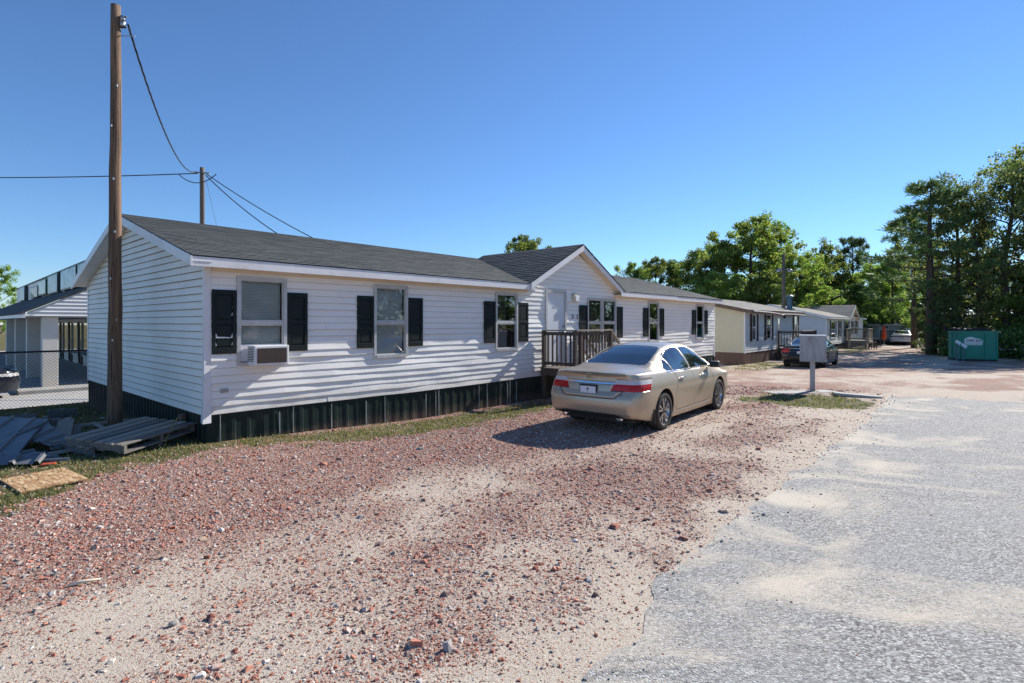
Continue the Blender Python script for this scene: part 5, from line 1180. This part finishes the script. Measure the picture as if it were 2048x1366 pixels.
    def polyplanes(poly, ax):   # ax 'xz' or 'xy' or 'yz'; CCW or CW convex
        pts = [Vector(p) for p in poly]; c = sum(pts, Vector((0, 0))) / len(pts); out = []
        for i in range(len(pts)):
            a, b = pts[i], pts[(i + 1) % len(pts)]; d = b - a; n = Vector((-d.y, d.x)); n.normalize()
            if (c - a).dot(n) < 0: n = -n
            if ax == 'xz': out.append((Vector((a.x, 0, zz(a.y))), Vector((n.x, 0, n.y))))
            if ax == 'xy': out.append((Vector((a.x, a.y * ws, 0)), Vector((n.x, n.y, 0))))
            if ax == 'yz': out.append((Vector((0, a.x * ws, zz(a.y))), Vector((0, n.x, n.y))))
        return out
    UR, UF = 1.0, 3.775
    arch = lambda cx: [(cx + .385 * math.cos(q), .34 + .385 * math.sin(q)) for q in np.linspace(0, 2 * math.pi, 25)[:-1]]
    side = lambda x0, x1, z0, z1: (lambda c, n: x0 < c.x < x1 and zz(z0) < c.z < zz(z1) and c.y > .5 and n.y > .2)
    for cx in (UR, UF): region('', None, polyplanes(arch(cx), 'xz'), lambda c, n, cx=cx: abs(c.x - cx) < .46 and c.z < .80 and c.y > .5, delete=True)
    gl = CARGLASS
    region('quarter_window', gl, polyplanes([(1.17, 1.045), (1.24, 1.0), (1.49, .993), (1.345, 1.225)], 'xz'), side(1.0, 1.7, .94, 1.45))
    region('rear_door_window', gl, polyplanes([(1.53, .992), (2.29, .982), (2.17, 1.375), (1.80, 1.365), (1.55, 1.315), (1.385, 1.245)], 'xz'), side(1.2, 2.5, .94, 1.45))
    region('front_door_window', gl, polyplanes([(2.36, .982), (3.34, .975), (3.40, 1.0), (2.92, 1.295), (2.66, 1.365), (2.24, 1.377)], 'xz'), side(2.0, 3.6, .94, 1.45))
    region('rear_window', gl, polyplanes([(.815, -1), (.835, .50), (.875, .585), (.95, .60), (1.60, .515), (1.665, .46), (1.70, -1)], 'xy'), lambda c, n: .7 < c.x < 1.85 and c.y < .68 and n.z > .3 and c.z > zz(1.06))
    region('windscreen', gl, polyplanes([(3.02, -1), (3.08, .50), (3.55, .60), (3.66, .58), (3.74, -1)], 'xy'), lambda c, n: 2.9 < c.x < 3.85 and c.y < .68 and n.z > .3)
    region('window_trim', CHROME, polyplanes([(1.20, .972), (3.42, .957), (3.42, .970), (1.20, .987)], 'xz'), side(1.0, 3.6, .90, 1.05))
    X = lambda x, y, z: Vector((x, y * ws, zz(z)))
    if style == 'sport':
        tl = [(X(0, 0, .735), Vector((0, 0, 1))), (X(0, 0, .915), Vector((0, 0, -1))), (X(0, .40, .735), Vector((0, 1, -.42)).normalized()), (X(.42, 0, .735), Vector((-1, 0, .9)).normalized())]
        tf = lambda c, n: c.x < .75 and c.y > .3 and zz(.68) < c.z < zz(.97)
        region('tail_lamp_clear', CLEARL, tl + [(X(0, 0, .845), Vector((0, 0, 1)))], tf)
        region('tail_lamp', REDL, tl + [(X(0, 0, .845), Vector((0, 0, -1)))], tf)
        region('chrome_bar', CHROME, polyplanes([(-1, .838), (.47, .838), (.47, .868), (-1, .858)], 'yz'), lambda c, n: c.x < .3 and c.y < .55 and zz(.78) < c.z < zz(.92))
        region('rear_valance', BLACKP, polyplanes([(-1, .20), (.78, .20), (.66, .30), (.5, .36), (-1, .375)], 'yz'), lambda c, n: c.x < .45 and c.z < .42 and n.x < .6)
        seams = [((0.0, .612), (.46, .612)), ((.46, .612), (.60, .73))]
    elif style == 'round':
        tf = lambda c, n: c.x < .6 and c.y > .35 and zz(.68) < c.z < zz(.98)
        region('tail_lamp', REDL, [(X(0, 0, .72), Vector((0, 0, 1))), (X(0, 0, .90), Vector((0, 0, -1))), (X(0, .50, 0), Vector((0, 1, 0))), (X(.34, 0, 0), Vector((-1, 0, 0)))], tf)
        region('chrome_bar', CHROME, polyplanes([(-1, .90), (.5, .90), (.5, .925), (-1, .925)], 'yz'), lambda c, n: c.x < .3 and c.y < .6 and zz(.85) < c.z < zz(.97))
        seams = [((0.0, .60), (.55, .60))]
    else:
        tf = lambda c, n: c.x < .6 and zz(.70) < c.z < zz(.98)
        region('tail_lamp', simple('lamp_dark', (.10, .012, .014), None, rough=.15, bump=0) if 'lamp_dark' not in MATS else MATS['lamp_dark'], [(X(0, 0, .79), Vector((0, 0, 1))), (X(0, 0, .89), Vector((0, 0, -1))), (X(.30, 0, 0), Vector((-1, 0, 0)))], tf)
        region('rear_valance', BLACKP, polyplanes([(-1, .20), (.8, .20), (.7, .34), (-1, .37)], 'yz'), lambda c, n: c.x < .5 and c.z < .42 and n.x < .6)
        seams = [((0.0, .66), (.55, .66))]
    region('head_lamp', CLEARL, [(X(0, 0, .62), Vector((0, 0, 1))), (X(0, 0, .70), Vector((0, 0, -1))), (X(0, .42, 0), Vector((0, 1, 0))), (X(4.42, 0, 0), Vector((1, 0, 0)))], lambda c, n: c.x > 4.2 and c.y > .3 and .55 < c.z < .82)
    region('grille', BLACKP, polyplanes([(-1, .36), (.34, .36), (.38, .58), (-1, .60)], 'yz'), lambda c, n: c.x > 4.6 and c.y < .5 and .3 < c.z < .66 and n.x > .3)
    seam_n = [0]
    def seam(pts, ax, flt, w=.006):
        seam_n[0] += 1
        for a, b in zip(pts[:-1], pts[1:]):
            a = Vector(a); b = Vector(b); d = (b - a).normalized(); n = Vector((-d.y, d.x)) * w; e = d * .001
            region('panel_gap#%d' % seam_n[0], BLACKP, polyplanes([a + n - e, b + n + e, b - n + e, a - n - e], ax), flt)
    sd = lambda c, n: c.y > .5 and n.y > .15 and c.z < zz(1.0)
    seam([(2.325, .965), (2.33, .70), (2.30, .30)], 'xz', lambda c, n: sd(c, n) and 2.2 < c.x < 2.45)
    seam([(3.30, .955), (3.36, .80), (3.345, .32)], 'xz', lambda c, n: sd(c, n) and 3.2 < c.x < 3.5)
    seam([(1.515, .975), (1.56, .88), (1.50, .72), (1.425, .56), (1.47, .35), (1.55, .285)], 'xz', lambda c, n: sd(c, n) and 1.3 < c.x < 1.7)
    seam([(1.55, .285), (3.30, .295)], 'xz', lambda c, n: sd(c, n) and 1.4 < c.x < 3.45 and c.z < .36)
    for a, b in seams: seam([a, b], 'yz', lambda c, n: c.x < .35 and c.y < .75 and zz(.5) < c.z < zz(.8) and n.x < -.2)
    if style == 'sport': seam([(.40, .735), (.62, .735)], 'yz', lambda c, n: c.x < .35 and c.y < .75 and zz(.6) < c.z < zz(.8) and n.x < -.2)
    # recess gaps, collect parts
    H = empty('parked_car', loc, rz, label, 'car', group)
    bm.normal_update()
    idxs = {}
    for f in bm.faces: idxs.setdefault(f[lay], []).append(f)
    central = {'body', 'rear_window', 'windscreen', 'chrome_bar', 'rear_valance', 'grille'}
    body = None; glassobj = []
    for k in sorted(idxs):
        nm = names[k].split('#')[0]; vmap = {}; vv = []; ff = []; nrm = {}
        for f in idxs[k]:
            for v in f.verts: nrm[v] = nrm.get(v, Vector()) + f.normal
        dep = {'panel_gap': .007}.get(nm, .0035 if 'window' in nm and nm != 'window_trim' else 0)
        if nm == 'window_trim' or nm == 'chrome_bar': dep = -.004
        for f in idxs[k]:
            r = []
            for v in f.verts:
                if v not in vmap: vmap[v] = len(vv); n_ = nrm[v]; n_ = n_.normalized() if n_.length > 0 else n_; vv.append(tuple(v.co - n_ * dep))
                r.append(vmap[v])
            ff.append(r)
        def mk(vs_, fs_, parent):
            me = bpy.data.meshes.new(nm); me.from_pydata(vs_, [], fs_); me.materials.append(pm[k]); me.polygons.foreach_set('use_smooth', [True] * len(fs_)); me.update()
            b2 = bmesh.new(); b2.from_mesh(me); bmesh.ops.remove_doubles(b2, verts=b2.verts[:], dist=2e-4); b2.to_mesh(me); b2.free()
            return link(nm, me, parent)
        mir = [(x, -y, z) for x, y, z in vv]; mf = [r[::-1] for r in ff]
        if nm in central:
            o = mk(vv + mir, ff + [[q + len(vv) for q in r] for r in mf], H)
            if nm == 'body':
                body = o; s_ = o.modifiers.new('th', 'SOLIDIFY'); s_.thickness = .02; s_.offset = -1
        else: mk(vv, ff, H); mk(mir, mf, H)
    bm.free()
    # inner floor, arch liners
    m = MB(); m.box(.25, 4.6, -.66 * ws, .66 * ws, .19, .60); m.box(.5, 4.3, -.55 * ws, .55 * ws, .60, zz(.90)); m.build('underbody', BLACKP, H)
    for cx in (UR, UF):
        for s in (-1, 1):
            n = 20; m = MB()
            for i in range(n):
                q0, q1 = math.pi * i / n, math.pi * (i + 1) / n; r = .40
                m.add([(cx + r * math.cos(q0), s * .88 * ws, .34 + r * math.sin(q0)), (cx + r * math.cos(q1), s * .88 * ws, .34 + r * math.sin(q1)), (cx + r * math.cos(q1), s * .58, .34 + r * math.sin(q1)), (cx + r * math.cos(q0), s * .58, .34 + r * math.sin(q0))], [(0, 1, 2, 3)])
            m.box(cx - .40, cx + .40, s * .60 - .02, s * .60 + .02, .2, .74)
            m.build('arch_liner', BLACKP, H)
    # wheels
    def wheel(cx, s):
        Wl = empty('wheel', (cx, s * .795 * ws, .334)); Wl.parent = H
        fn = lambda x, y, h: (x, s * h, y)
        m = MB(); m.lathe([(.232, .105), (.245, .112), (.29, .115), (.318, .098), (.330, .085), (.330, .05), (.326, .045), (.330, .04), (.330, .0), (.326, -.005), (.330, -.01), (.330, -.07), (.31, -.10), (.25, -.11)], 40, fn); m.build('tyre', RUBBER, Wl, smooth=True)
        m = MB(); m.lathe([(.234, .104), (.240, .100), (.226, .085), (.222, -.09)], 40, fn); rim = m.build('rim', rimmat, Wl, smooth=True)
        m = MB(); m.lathe([(.222, .02), (.001, .02)], 32, fn); m.lathe([(.05, .075), (.045, .088), (.001, .09)], 14, fn); m.lathe([(.05, .02), (.05, .075)], 14, fn); m.build('hub', RIMD, Wl)
        m = MB()
        for k in range(5):
            a = 2 * math.pi * k / 5 + .3
            for dq in (-1, 1):
                q0 = a + dq * .10; q1 = a + dq * .235
                p0 = (.045 * math.cos(q0), .045 * math.sin(q0)); p1 = (.228 * math.cos(q1), .228 * math.sin(q1)); t0 = Vector((-math.sin(q1), math.cos(q1)))
                w0, w1 = .011, .018; d = (Vector(p1) - Vector(p0)).normalized(); n_ = Vector((-d.y, d.x))
                c = [Vector(p0) + n_ * w0, Vector(p0) - n_ * w0, Vector(p1) - n_ * w1, Vector(p1) + n_ * w1]
                m.hexa([fn(q.x, q.y, .045) for q in c] + [fn(c[0].x, c[0].y, .088), fn(c[1].x, c[1].y, .088), fn(c[2].x, c[2].y, .094), fn(c[3].x, c[3].y, .094)])
        m.build('spokes', rimmat, Wl)
    for cx in (UR, UF):
        for s in (-1, 1): wheel(cx, s)
    for s in (-1, 1):
        m = MB(); pr = [(3.17, .965), (3.20, .945), (3.32, .95), (3.34, 1.0), (3.33, 1.055), (3.26, 1.075), (3.19, 1.06)]
        m.prism([(a, zz(b)) for a, b in pr], lambda x, z, y: (x + (y - .9) * .25, s * y * ws, z), .90, 1.06); m.bar((3.26, s * .84 * ws, zz(.965)), (3.26, s * .94 * ws, zz(.985)), .07, .03); m.build('mirror', BLACKP, H, bevel=.015, smooth=True)
        for x, z in ((1.76, .855), (2.80, .835)):
            m = MB(); m.box(x - .10, x + .10, s * .905 * ws if s > 0 else s * .935 * ws, s * .935 * ws if s > 0 else s * .905 * ws, zz(z - .018), zz(z + .018)); m.build('door_handle', CHROME if style == 'sport' else paintm, H, bevel=.012, smooth=True)
    # plate, badge, exhaust
    zp = zz(.735); xr = .0 if style != 'flat' else -.01
    m = MB(); m.box(xr - .035, xr - .005, -.165, .165, zp - .085, zp + .085); pf = m.build('plate_frame', BLACKP, H, bevel=.004)
    m = MB(); m.box(xr - .041, xr - .0355, -.148, .148, zp - .055, zp + .055); m.build('licence_plate', PLATEW, pf)
    m = MB(); m.lathe([(.001, 0), (.018, 0), (.018, -.003), (.001, -.003)], 9, lambda x, y, h: (xr - .042 + h, x, zp + .012 + y)); m.box(xr - .044, xr - .0415, -.003, .003, zp - .04, zp); m.build('plate_tree', BLKPAINT, pf)
    if style == 'sport':
        zc_ = zz(.955); m = MB(); x0 = -.002
        for (y0, y1, z0, z1) in ((-.055, -.043, -.04, .04), (.043, .055, -.04, .04), (-.043, .043, -.046, -.036), (-.043, .043, .036, .046), (-.026, -.014, -.036, .036), (.014, .026, -.036, .036), (-.014, .014, -.006, .006)): m.box(x0, x0 + .05, y0, y1, zc_ + z0, zc_ + z1)
        m.build('badge', CHROME, H)
        for s in (-1, 1):
            m = MB(); m.lathe([(.036, 0), (.045, 0), (.045, .16), (.036, .16)], 16, lambda x, y, h: (.055 + h, s * .52 + x, .275 + y)); m.lathe([(.036, .02), (.001, .02)], 16, lambda x, y, h: (.055 + h, s * .52 + x, .275 + y)); m.build('exhaust_tip', CHROME, H, smooth=True)
        for s in (-1, 1):
            m = MB(); m.hexa([(.60, s * .80, .16), (.615, s * .80, .16), (.615, s * .90, .16), (.60, s * .90, .16), (.57, s * .82, .42), (.59, s * .82, .42), (.59, s * .905, .42), (.57, s * .905, .42)]); m.build('mud_flap', BLACKP, H)
    return H
CR = R(50.7)
make_car('champagne gold sedan parked on the gravel before the near home', (1.29, 9.01, -.02), CR, GOLD, 'sport')
make_car('black sedan parked behind the cluster mailbox', (13.05, 24.3, -.26), CR, BLKPAINT, 'round', hs=.97, ws=.97)
make_car('white sedan seen from behind at the end of the lane', (37.3, 51.5, -.36), R(52), WHTPAINT, 'flat', hs=.97, ws=1.03)
cx_, cy_ = W(-.88 - 4.86, 12.05)
make_car('dark blue car behind the fence at the left edge', (cx_, cy_, -.275), HA, BLUEPAINT, 'round')
# ------------------------------------------------------------------ trees
rt = np.random.default_rng(5)
LEAFG = leafy('leaf_green', [(0.0, (0.052, 0.104, 0.021)), (.35, (0.094, 0.169, 0.029)), (.62, (0.150, 0.240, 0.036)), (.82, (0.247, 0.319, 0.044)), (.95, (0.364, 0.364, 0.052)), (1.0, (0.442, 0.364, 0.065))], .5)
LEAFD = leafy('leaf_dark', [(0.0, (0.039, 0.085, 0.026)), (.45, (0.073, 0.146, 0.034)), (.75, (0.130, 0.215, 0.043)), (.93, (0.211, 0.284, 0.053)), (1.0, (0.390, 0.325, 0.065))], .45)
LEAFY = leafy('leaf_yellow', [(0.0, (0.066, 0.136, 0.021)), (.3, (0.122, 0.222, 0.029)), (.6, (0.213, 0.315, 0.039)), (.85, (0.304, 0.370, 0.052)), (1.0, (0.385, 0.358, 0.065))], .5)
NEEDLE = leafy('pine_needle', [(0.0, (0.045, 0.098, 0.036)), (.5, (0.081, 0.155, 0.049)), (.85, (0.134, 0.211, 0.057)), (1.0, (0.244, 0.244, 0.065))], .3)
BARK = simple('bark', (.06, .045, .035), (.11, .085, .065), 5, .95, stretch=(5, 5, 1), bump=.8, bsc=10)
def quads(c, n_, u_, L, Wd):
    a = u_ * (L[:, None] / 2); b = np.cross(n_, u_) * (Wd[:, None] / 2)
    return np.stack([c - a, c - a * .1 + b, c + a, c - a * .1 - b], 1)
def unit(v): return v / np.maximum(1e-6, np.linalg.norm(v, axis=-1, keepdims=True))
def leaves(centers, radii, per, ls, flat=.75):
    C = np.repeat(centers, per, 0); Rr = np.repeat(radii, per); n = len(C)
    d = unit(rt.normal(size=(n, 3))) * (rt.random(n) ** .45)[:, None] * Rr[:, None]; d[:, 2] *= flat
    nr = unit(rt.normal(size=(n, 3)) + np.array([0, 0, .6])); u = unit(np.cross(nr, rt.normal(size=(n, 3))))
    sz = ls * rt.uniform(.6, 1.3, n); return quads(C + d, nr, u, sz, sz * .75)
def hardwood(name, seed, leafm, spread=3.4, base=.22, nl=16, ls=.17, per=95, lean=0, lobes=6):
    """prototype 10 m tall: returns (trunk mesh, crown mesh)"""
    global rt; rt = np.random.default_rng(seed); rnd = random.Random(seed); tb = MB(); cen = []; rad = []
    top = Vector((lean, rnd.uniform(-.4, .4), 8.6)); tr = [Vector((0, 0, -.3)), Vector((lean * .1, .05, 2)), Vector((lean * .35, rnd.uniform(-.2, .2), 4.5)), Vector((lean * .7, rnd.uniform(-.3, .3), 6.8)), top]
    tb.pipe(tr, [.24, .19, .14, .09, .03], 9)
    for i in range(nl):
        k = base + (1 - base) * (i + rnd.random()) / nl; q = k * 4; j = min(3, int(q)); o = tr[j].lerp(tr[j + 1], q - j); a = i * 2.4 + rnd.uniform(-.5, .5)
        prof = math.sin(math.pi * min(1, .16 + k * .80)) ** .7; ln = spread * prof * rnd.uniform(.55, 1.15)
        e = o + Vector((math.cos(a) * ln, math.sin(a) * ln, ln * rnd.uniform(.15, .6) + .3)); mid = o.lerp(e, .5) + Vector((0, 0, -.15 + rnd.uniform(-.1, .3)))
        tb.pipe([o, mid, e], [.075 * (1.2 - k), .045 * (1.2 - k) + .008, .012], 5)
        for s_ in range(lobes):
            f = rnd.uniform(.35, 1.08); p = o.lerp(e, f) + Vector((rnd.gauss(0, .45), rnd.gauss(0, .45), rnd.gauss(.1, .4))); cen.append(p); rad.append(rnd.uniform(.32, .75))
    for s_ in range(10): cen.append(top + Vector((rnd.gauss(0, .7), rnd.gauss(0, .7), rnd.uniform(-.7, 1.1)))); rad.append(rnd.uniform(.3, .6))
    Q = leaves(np.array([tuple(c) for c in cen]), np.array(rad), per, ls); n = len(Q)
    me = np_mesh(name + '_crown', Q.reshape(-1, 3), np.arange(n * 4).reshape(-1, 4), leafm)
    tm = bpy.data.meshes.new(name + '_trunk'); tm.from_pydata(tb.v, [], tb.f); tm.materials.append(BARK); tm.polygons.foreach_set('use_smooth', [True] * len(tb.f)); tm.update()
    return tm, me
def pine(name, seed, spread=2.6, base=.3, nb=34, tufts=9, per=26, nl=.34, droop=.1):
    global rt; rt = np.random.default_rng(seed); rnd = random.Random(seed); tb = MB(); P = []; Dd = []
    tb.pipe([(0, 0, -.3), (.05, .03, 3), (-.05, .05, 6.5), (0, 0, 9.7)], [.22, .17, .10, .02], 9)
    for i in range(nb):
        k = base + (1 - base) * (i + rnd.random()) / nb; z = k * 9.6; a = i * 2.399 + rnd.uniform(-.4, .4); ln = spread * (1.15 - k) ** .75 * rnd.uniform(.65, 1.15) + .25
        o = Vector((0, 0, z)); e = o + Vector((math.cos(a) * ln, math.sin(a) * ln, ln * rnd.uniform(-droop, .45))); mid = o.lerp(e, .55) + Vector((0, 0, -.06 * ln)); tb.pipe([o, mid, e], [.05 * (1.25 - k) + .008, .03 * (1.25 - k) + .006, .008], 5)
        for t_ in range(tufts):
            f = rnd.uniform(.35, 1.05); sd = Vector((-math.sin(a), math.cos(a), 0)) * rnd.gauss(0, .28 * (1.2 - f) * ln * .6 + .1); p = o.lerp(mid, f * 1.8) if f < .55 else mid.lerp(e, (f - .55) / .45); p = p + sd + Vector((0, 0, rnd.uniform(-.1, .28))); P.append(tuple(p)); d = (e - o).normalized() + Vector((0, 0, .5)); Dd.append(tuple(d.normalized()))
    for t_ in range(14): P.append((rnd.gauss(0, .2), rnd.gauss(0, .2), 9.7 - rnd.random() * 1.2)); Dd.append((0, 0, 1))
    P = np.repeat(np.array(P), per, 0); Dd = np.repeat(np.array(Dd), per, 0); n = len(P)
    u = unit(rt.normal(size=(n, 3)) * .75 + Dd); nr = unit(np.cross(u, rt.normal(size=(n, 3)))); L = nl * rt.uniform(.6, 1.2, n); c = P + u * (L * .5)[:, None] + rt.normal(size=(n, 3)) * .06
    Q = quads(c, nr, u, L, L * .16); me = np_mesh(name + '_crown', Q.reshape(-1, 3), np.arange(n * 4).reshape(-1, 4), NEEDLE)
    tm = bpy.data.meshes.new(name + '_trunk'); tm.from_pydata(tb.v, [], tb.f); tm.materials.append(BARK); tm.polygons.foreach_set('use_smooth', [True] * len(tb.f)); tm.update()
    return tm, me
LEAFO = leafy('leaf_olive', [(0.0, (.05, .085, .03)), (.4, (.09, .14, .04)), (.7, (.15, .20, .055)), (.9, (.25, .26, .08)), (1.0, (.36, .28, .10))], .5)
PR = {'F': hardwood('airy', 8, LEAFO, 3.1, .12, 22, .15, 75, lobes=5), 'A': hardwood('broad', 1, LEAFY, 3.6, .12, 22, .165, 150), 'B': hardwood('tall', 2, LEAFG, 2.9, .10, 22, .17, 130), 'C': hardwood('dark', 3, LEAFD, 2.6, .02, 24, .18, 125),
      'D': hardwood('open', 4, LEAFG, 3.8, .40, 13, .19, 100, lean=1.6), 'E': hardwood('green', 6, LEAFG, 3.3, .04, 22, .155, 160),
      'P': pine('pine', 11), 'Q': pine('lowpine', 12, 3.6, .02, 56, 14, 26, .36, .35), 'R': pine('crownpine', 13, 3.0, .55, 26, 12, 26, .36, .0)}
def tree(kind, label, x, y, H, ws=1.0, rz=0, group='trees behind the homes', nm=None):
    g = gzf(x, y); nm = nm or ('pine_tree' if kind in 'PQR' else 'broadleaf_tree'); h = H / 10.0
    e = empty(nm, (x, y, g), rz, label, 'tree', group); e.scale = (h * ws, h * ws, h)
    link('trunk', PR[kind][0], e); link('crown', PR[kind][1], e); return e
def px(u, Y): return (u - 1024) / 1075 * Y
def ht(v, Y): return 1.83 + (645 - v) / 1075 * Y + .4
TL = [('E', 1268, 522, 52, .8, 'low dark-topped tree just right of the cross gable'), ('E', 1312, 512, 54, .75, 'narrow tree with two tops, second right of the cross gable'), ('C', 1352, 512, 56, .9, 'dark tree behind the roof of the near home'),
      ('A', 1398, 500, 52, .9, 'yellow-green tree left of the tallest broadleaf tree'), ('B', 1445, 472, 54, 1.0, 'green tree touching the left side of the tallest broadleaf tree'), ('A', 1503, 432, 53, 1.0, 'tallest broadleaf tree, yellowish, above the cream-ended home'),
      ('D', 1545, 438, 57, .8, 'leaning open-branched tree above the distant pole'), ('A', 1592, 505, 52, .9, 'yellow-green tree right of the distant pole'), ('B', 1628, 512, 56, .8, 'green tree behind the flue of the cream-ended home'),
      ('D', 1668, 484, 60, .8, 'leaning tree with a dark bare trunk behind the far white home'), ('R', 1705, 474, 64, .9, 'round-topped distant pine above the far white home'), ('A', 1742, 528, 58, .85, 'bright yellow-green tree left of the dark pines'),
      ('C', 1712, 560, 56, .9, 'ivy-dark tree right behind the far white home'), ('C', 1770, 540, 62, 1.0, 'dark tree over the lane-end home roof'), ('E', 1830, 520, 66, 1.2, 'tree far behind the dark pines'),
      ('E', 1480, 545, 64, 1.3, 'tree filling the back of the wood above the cream-ended home'), ('C', 1570, 560, 66, 1.4, 'dark tree filling the back of the wood behind the distant pole'), ('E', 1655, 560, 70, 1.3, 'tree filling the back of the wood behind the far white home'), ('C', 1410, 560, 66, 1.3, 'dark tree at the back of the wood behind the near roof'),
      ('A', 1425, 545, 48, 1.2, 'yellow-green tree low behind the near roof end'), ('E', 1535, 540, 49, 1.2, 'leafy tree low behind the cream-ended home'), ('A', 1615, 560, 53, 1.2, 'yellow-green tree low behind the flue'), ('C', 1672, 590, 58, 1.3, 'dark low tree just behind the far white home'), ('E', 1690, 545, 62, 1.2, 'leafy tree above the cross gable of the far white home'), ('C', 1300, 575, 60, 1.5, 'dark low tree right of the cross gable'),
      ('C', 1640, 575, 74, 1.8, 'dark tree at the very back of the wood, left of the lane end'), ('C', 1735, 585, 72, 1.8, 'dark tree at the very back of the wood behind the lane end'), ('E', 1800, 560, 70, 1.6, 'tree at the very back of the wood above the white sedan'), ('C', 1865, 560, 60, 1.5, 'dark tree deep in the wood right of the white sedan'),
      ('E', 1045, 466, 42, .75, 'single round treetop peeping over the near roof')]
for i, (k, u, v, Y, w_, lb) in enumerate(TL): tree(k, lb, px(u, Y), Y, ht(v, Y), w_, i * 1.7)
TRR = [('R', 1828, 425, 46, 1.0, 'high-crowned pine at the left of the dark pine group'), ('E', 1785, 508, 56, .9, 'leafy tree filling the gap left of the dark pines'),
       ('Q', 1905, 480, 40, .85, 'low-branched pine left of the tall dark pine'), ('P', 1862, 362, 36, 1.35, 'tall dark pine with tufted top left of the dumpster'), ('F', 1915, 348, 36, .75, 'vine-dark tree behind the dumpster'), ('F', 1955, 368, 35, .65, 'thin tree with twiggy top behind the dumpster'),
       ('F', 2015, 296, 35, .85, 'large leafy tree at the right edge, right of the dumpster'), ('F', 2085, 285, 36, .9, 'leafy tree just past the right edge'), ('Q', 1872, 545, 37, .62, 'drooping pine with branches near the ground beside the lane'), ('C', 1968, 500, 40, .95, 'dark tree deeper in the wood behind the dumpster'),
       ('C', 2045, 520, 38, 1.0, 'low dark tree deeper in the wood at the right edge'), ('Q', 1888, 560, 35, .7, 'small dark pine right behind the dumpster'), ('E', 2030, 590, 34.5, 1.6, 'low leafy thicket tree right of the dumpster'), ('E', 2150, 330, 37, 1.0, 'tree out past the right edge of the wood')]
for i, (k, u, v, Y, w_, lb) in enumerate(TRR): tree(k, lb, px(u, Y), Y, ht(v, Y), w_, i * 2.1 + .4, 'trees around the dumpster')
tree('A', 'yellowish tree far behind the shop building at the left edge', px(-5, 60), 60, ht(528, 60), .6, 1.0, 'trees behind the shop')
# wood on the far side of the road, right of the view: seen mirrored in the panes and paint
rt = np.random.default_rng(31); c = []; rd = []; tk = MB()
for i in range(40):
    x = 38 + rt.uniform(0, 14); y = -16 + 52 * (i + rt.random()) / 40; hh = rt.uniform(8, 14)
    tk.pipe([(x, y, -.5), (x, y, hh * .7)], [.22, .08], 6)
    for j in range(16): c.append((x + rt.normal(0, 1.5), y + rt.normal(0, 1.5), rt.uniform(.5, hh))); rd.append(rt.uniform(.9, 1.6))
Q = leaves(np.array(c), np.array(rd), 70, .45, .8)
wo = link('wood', np_mesh('wood', Q.reshape(-1, 3), np.arange(len(Q) * 4).reshape(-1, 4), LEAFD)); tag(wo, 'wood across the road, mirrored in windows and car paint', 'wood', kind='stuff')
tk.build('trunks', BARK, wo)
# undergrowth at the wood edge: one mass nobody could count
rt = np.random.default_rng(77); n = 260
uu = rt.uniform(0, 1, n); c = []
for i in range(n):
    if i < 150: x = 27.5 + 14 * uu[i]; y = 33.5 + rt.normal(0, 1.1) + (x - 27) * -.05; hgt = rt.uniform(.1, 1.5)
    else: x = 6 + 34 * uu[i]; y = 57 + rt.normal(0, 2) + .22 * x; hgt = rt.uniform(.2, 3.0)
    c.append((x, y, -.35 + hgt))
Q = leaves(np.array(c), np.full(n, .75), 110, .20, .8)
tag(link('undergrowth', np_mesh('undergrowth', Q.reshape(-1, 3), np.arange(len(Q) * 4).reshape(-1, 4), LEAFD)), 'dense dark undergrowth at the foot of the wood', 'undergrowth', kind='stuff')
